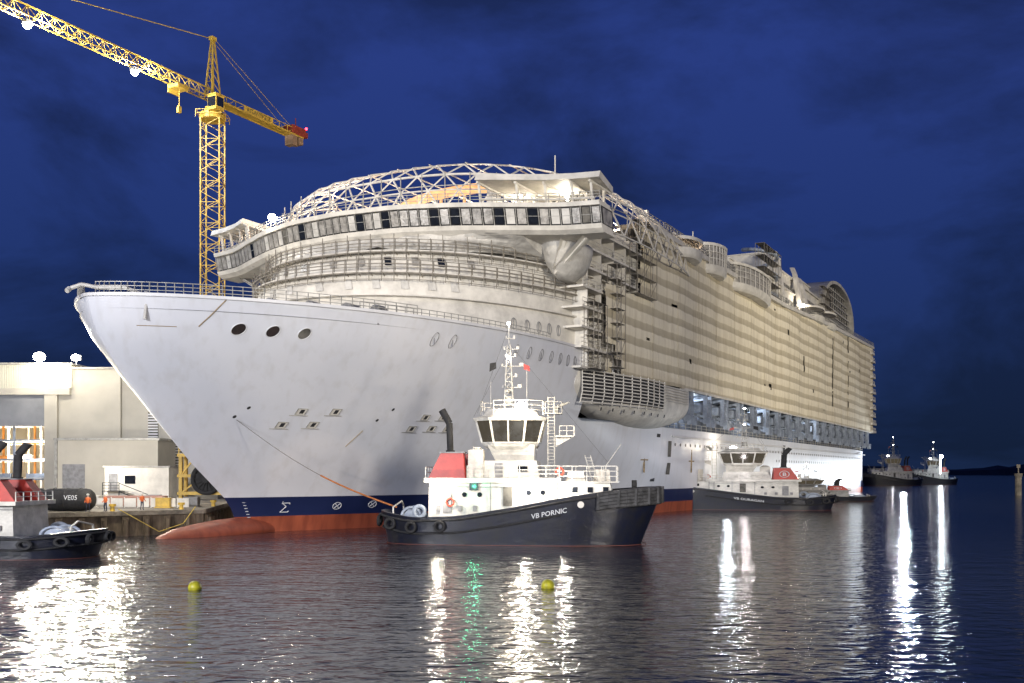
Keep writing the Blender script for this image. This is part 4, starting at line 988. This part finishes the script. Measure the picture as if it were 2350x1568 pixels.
    q.beam((-.9,-1.2,14.2),(-.9,1.2,14.2),.18); q.cone((-.9,0,12.9),(-.9,0,13.7),.5,.3,0,12)
    q.beam((-2.7,.6,12.5),(-2.7,.6,15.2),.04); q.beam((.9,-1,12.5),(.9,-1,16.2),.04)
    q.obj('mast',T,STEEL)
    q=MB(); q.beam((-.9,0,mz-.3),(-3.9,0,12.2),.02); q.beam((-.9,0,mz-1.8),(8.5,0,7.4),.02); q.beam((-.9,0,mz-2.5),(-4,-1.5,11.8),.02); q.obj('mast_stays',T,RUBBER)
    q=MB(); q.quad((-2.1,-.02,16.4),(-2.75,-.02,16.1),(-2.7,-.02,16.9),(-2.1,-.02,17.0)); q.obj('ensign_flag',T,RUBBER)
    q=MB(); q.quad((.5,-.02,16.3),(1.1,-.02,16.1),(1.05,-.02,16.6),(.5,-.02,16.8)); q.obj('courtesy_flag',T,TRED)
    q=MB()
    for x in(2.9,3.5): 
        for y in(-1.5,-1.0): q.beam((x,y,5.8),(x,y,13.6),.06)
    for i in range(26): q.beam((2.9,-1.5,6+i*.3),(3.5,-1.5,6+i*.3),.045)
    for i in range(5): q.beam((2.9,-1.5,6+i*1.5),(3.5,-1.0,6+i*1.5),.05)
    q.box(2.7,4.2,-1.8,-.6,12.0,12.1); q.rail([(2.7,-1.8,12.1),(4.2,-1.8,12.1),(4.2,-.6,12.1)],1,2,.7,.05); q.cone((3.6,-1.2,12.1),(3.9,-1.2,12.8),.2,.2,0,8); q.cone((3.8,-1.2,12.7),(4.9,-1.3,13.1),.14,.09,0,8)
    q.obj('monitor_platform',T,STEEL)
    q=MB(); q.box(3.6,5.3,-1.6,-.4,9.9,10.0); q.add([(3.6,-1.0,9.9),(5.2,-1.0,9.9),(3.6,-1.0,9.0)],[[0,1,2]]); q.rail([(4,-1.6,10),(5.3,-1.6,10),(5.3,-.4,10)],.9,2,.6,.05); q.obj('side_platform',T,WHITE2)
    q=MB(); q.rail([(3.9,-2.9,5.8),(9.2,-2.9,5.8),(9.3,0,5.8),(9.2,2.9,5.8),(3.9,2.9,5.8)],1.4,3,1.2,.06); q.obj('foredeck_railing',T,TWHITE)
    q=MB(); q.rail([(4.1,-3.4,6.12),(-4.3,-3.4,6.12)],1.1,3,1.1,.06); q.rail([(-4.3,3.4,6.12),(4.1,3.4,6.12)],1.1,3,1.2,.06)
    q.rail([(-8.2,-3.2,6.12),(-8.2,3.2,6.12)],1.0,2,1.2,.06); q.obj('railing',T,TWHITE)
    q=MB(); q.beam((7,-1.5,5.8),(6.3,-1.5,8.2),.08); q.beam((7.5,-1.5,5.8),(6.8,-1.5,8.2),.08)
    for i in range(8): q.beam((7-.08*i,-1.5,6+i*.28),(7.5-.08*i,-1.5,6+i*.28),.05)
    q.obj('deck_ladder',T,STEEL)
    q=MB(); q.beam((8.2,-1.2,5.8),(8.2,-1.2,7.2),.12); q.beam((8.2,-1.2,7.2),(9.6,-1.2,9.2),.07); q.obj('jackstaff',T,STEEL)
    for ab in(((4.6,6.4,-2.2,-.6),(4.8,6.2,-2.0,-.8),6.7),((7.0,8.6,.4,2),(7.1,8.5,.5,1.9),6.9)):
        q=MB(); q.taper(ab[0],ab[1],5.8,ab[2]); q.obj('deck_locker',T,WHITE2)
    q=MB()
    q.cone((-10,-1.1,2.4),(-10,1.1,2.4),.75,.75,0,16); q.torus((-10,-1.15,2.4),.95,.14,'y',0,20,6); q.torus((-10,1.15,2.4),.95,.14,'y',0,20,6)
    q.box(-10.9,-9.1,-1.5,1.5,1.5,1.8); q.obj('towing_winch',T,BLUEG,smooth=True)
    q=MB(); q.torus((-8.9,-2.6,3.0),.5,.2,'y',0,20,8); q.obj('rope_coil',T,BLUEG,smooth=True)
    q=MB(); q.poly([(-11.5,-2.2,1.9),(-11.5,-2.1,3.4),(-11.2,0,3.9),(-11.5,2.1,3.4),(-11.5,2.2,1.9)],.16,n=8); q.obj('towing_arch',T,TWHITE,smooth=True)
    q=MB(); q.cone((10.8,-.8,4.3),(10.8,-.8,5.9),.25,.25,0,10); q.cone((10.8,.8,4.3),(10.8,.8,5.9),.25,.25,0,10); q.beam((10.8,-1.3,5.5),(10.8,1.3,5.5),.3); q.obj('towing_bitt',T,RUBBER,smooth=True)
    for p in((-5.9,-3.3,3.9),(4.1,-3.02,6.7)):
        q=MB(); q.torus(p,.34,.08,'y',0,20,6); q.obj('lifebuoy',T,LRED,smooth=True)
    q=MB(); q.box(-4.1,-3.3,-3.4,-3.2,5.0,5.65); q.obj('side_light_box',T,BLACK)
    if name_txt:
        for sg in sides:
            def fn(x,y,sg=sg):
                X=txt_x+2.1+(x if sg<0 else -x); Z=tzt(X)-1.25+y-.1; return (X,sg*(tb(X,Z)+.07),Z)
            text_mesh('hull_lettering',name_txt,txt_size,fn,T,WHITETXT,True)
            q=MB(); X=6.1; Z=tzt(X)-.85; q.cone((X,sg*(tb(X,Z)-.02),Z),(X,sg*(tb(X,Z)+.08),Z),.3,.3,0,14); q.obj('fairlead',T,WHITE2)
    L=[((-6.9,-3.3,4.9),.13,LAMPW,(1,.9,.72),650),((1.15,-3.3,5.2),.14,LAMPW,(1,.92,.78),850),((4.6,-2.9,5.2),.14,LAMPW,(1,.92,.78),750),((.6,-2.9,12.5),.55,LAMPW,(1,.82,.56),2400),((-.9,-.5,17.4),.16,LAMPW,(1,.85,.65),80),((-.9,-.2,20.6),.16,LAMPW,(1,.85,.65),80),((-3.7,-3.48,5.35),.07,LAMPG,(.1,1,.5),90)]
    for p,r_,m_,c_,pw in L:
        q=MB(); q.ball(p,r_,0,1,10); q.obj('deck_lamp',T,m_,smooth=True)
        if lamps: light('tug_lamp','POINT',(p[0],p[1]-r_-(.25 if m_ is LAMPG else 1.1),p[2]),pw*lamps,c_,.12,parent=T)
    return T
t1=tug('VB PORNIC',(.6,93.5,0),math.radians(-7),"navy and white tugboat with red funnel towing the ship",1.0,emblem=False,pipes=(-1,))
t2=tug('',(-46.8,78.5,0),math.radians(177),"tugboat with red funnel and tyre fenders, stern near the quay",0,(1.15,.85,.72),sides=(1,))
t3=tug('VB OURAGAN',(40.6,179,0),math.radians(180-12),"dark hulled tugboat close against the ship's side",.3,(1.3,1,.88),True,.62,-3.5,(1,))
t4=tug('',(68,234,0),math.radians(168),"low dark tugboat alongside the ship's aft hull",0,(1.3,.9,.42),False,house=GREY)
t5=tug('',(195,512,0),math.radians(174),"distant tugboat with lit mast on open water",0,(1.2,1.15,1.2),False)
t6=tug('',(236,560,0),math.radians(160),"distant tugboat with very bright white lamps",0,(1.05,1.15,1.15),False)
light('tug_lamp','POINT',(235,545,13),3000,(.85,.94,1),.2); light('tug_lamp','POINT',(190,497,9),500,(.95,.95,1),.2)
light('tug_lamp','POINT',(40,171,7),600,(1,.9,.9),.25); light('ship_side_lamp','POINT',(33,152,5.5),1500,(.8,.9,1),.2)
light('quay_lamp','POINT',(-41,100,9),3000,(1,.9,.7),.3); light('left_tug_fill','POINT',(-38,71,7),700,(1,.9,.75),.2)  # second light is a fill added off the side to brighten the left tug
q=MB(); q.ball((235,545,15.5),.9); q.beam((235,546,6),(235,546,15),.2)
tag(q.obj('masthead_lamp',None,LAMPC,smooth=True),"brilliant white masthead lamp on the distant tug","lamp")

# towline
q=MB(); a=W(-33.9,hb(-33.9,12)+.1,12); b=Vector((-11.0,95,3.3)); pts=[]
for i in range(25):
    t=i/24; p=a.lerp(b,t); p.z-=1.6*math.sin(math.pi*t)*.6; pts.append(tuple(p))
q.poly(pts[:14],.07,0,n=6); q.poly(pts[13:],.17,1,n=6)
tag(q.obj('tow_line',None,[ROPE,OROPE],smooth=True),"tow line with thick orange end from bow to tug","rope")
q=MB(); q.poly([(-34.5,108.5,2.9),(-35,106,1.2),(-36.5,103,.5),(-38.5,101.5,2.0),(-40,101.2,2.9)],.1,n=6)
tag(q.obj('mooring_rope',None,mat('yellow_rope',(.6,.45,.1),.8)),"slack yellow mooring rope hanging at the quay","rope")
for x,y in((-17.9,56.2),(2.05,57.0)):
    q=MB(); q.ball((0,0,.10),.38,0,1.05,18); q.torus((0,0,.1),.385,.02,'z',0,24,5)
    tag(q.obj('mooring_buoy',None,BUOY,smooth=True,loc=(x,y,0)),"round yellow buoy floating on the water","buoy","yellow buoys")
q=MB(); q.cone((0,0,-1),(0,0,5.5),.9,.9,0,14); q.cone((0,0,5.5),(0,0,6.4),1.1,1.1,0,14); q.beam((0,0,6.4),(0,0,9),.25); q.box(-.5,.5,-.1,.1,8,9)
tag(q.obj('marker_pile',None,CONC,loc=(148,291,0)),"concrete marker pile standing in the water","marker")

# ------------------------------------------------------------------ unseen key spots added to light the ship, plus low quay flood
light('offscreen_key_spot','SPOT',(75,-45,42),850000,(1,.92,.79),9,target=(40,190,24),cone=70,blend=.8)
light('offscreen_key_spot','SPOT',(230,40,50),1600000,(1,.90,.71),5.0,target=(110,260,32),cone=60,blend=.8)  # added out of view to even the light along the aft flank
light('offscreen_key_spot','SPOT',(-70,-25,38),560000,(.94,.95,1),6.0,target=(-20,120,16),cone=95,blend=.7)
light('offscreen_key_spot','SPOT',(-20,-40,20),110000,(.95,.94,1),7.0,target=(-5,110,9),cone=70,blend=.6)
light('superstructure_fill_spot','SPOT',(-95,20,55),330000,(1,.88,.70),2.0,target=W(-8,2,34),cone=26,blend=.9)  # unseen warm spot added to brighten the superstructure front
light('low_quay_flood','SPOT',(-16,-20,4),90000,(1,.70,.45),.4,target=(-21,110,5),cone=6,blend=.5)
# ------------------------------------------------------------------ camera
c=bpy.data.cameras.new('cam'); co=bpy.data.objects.new('camera',c); COL.objects.link(co); co.location=(0,0,H); co.rotation_euler=(math.radians(90),0,0)
c.lens=35; c.sensor_width=36; c.shift_y=(1085-784)/2350; c.clip_end=20000; c.clip_start=.5
scene.camera=co
scene.view_settings.view_transform='Standard'; scene.view_settings.look='None'; scene.view_settings.exposure=0
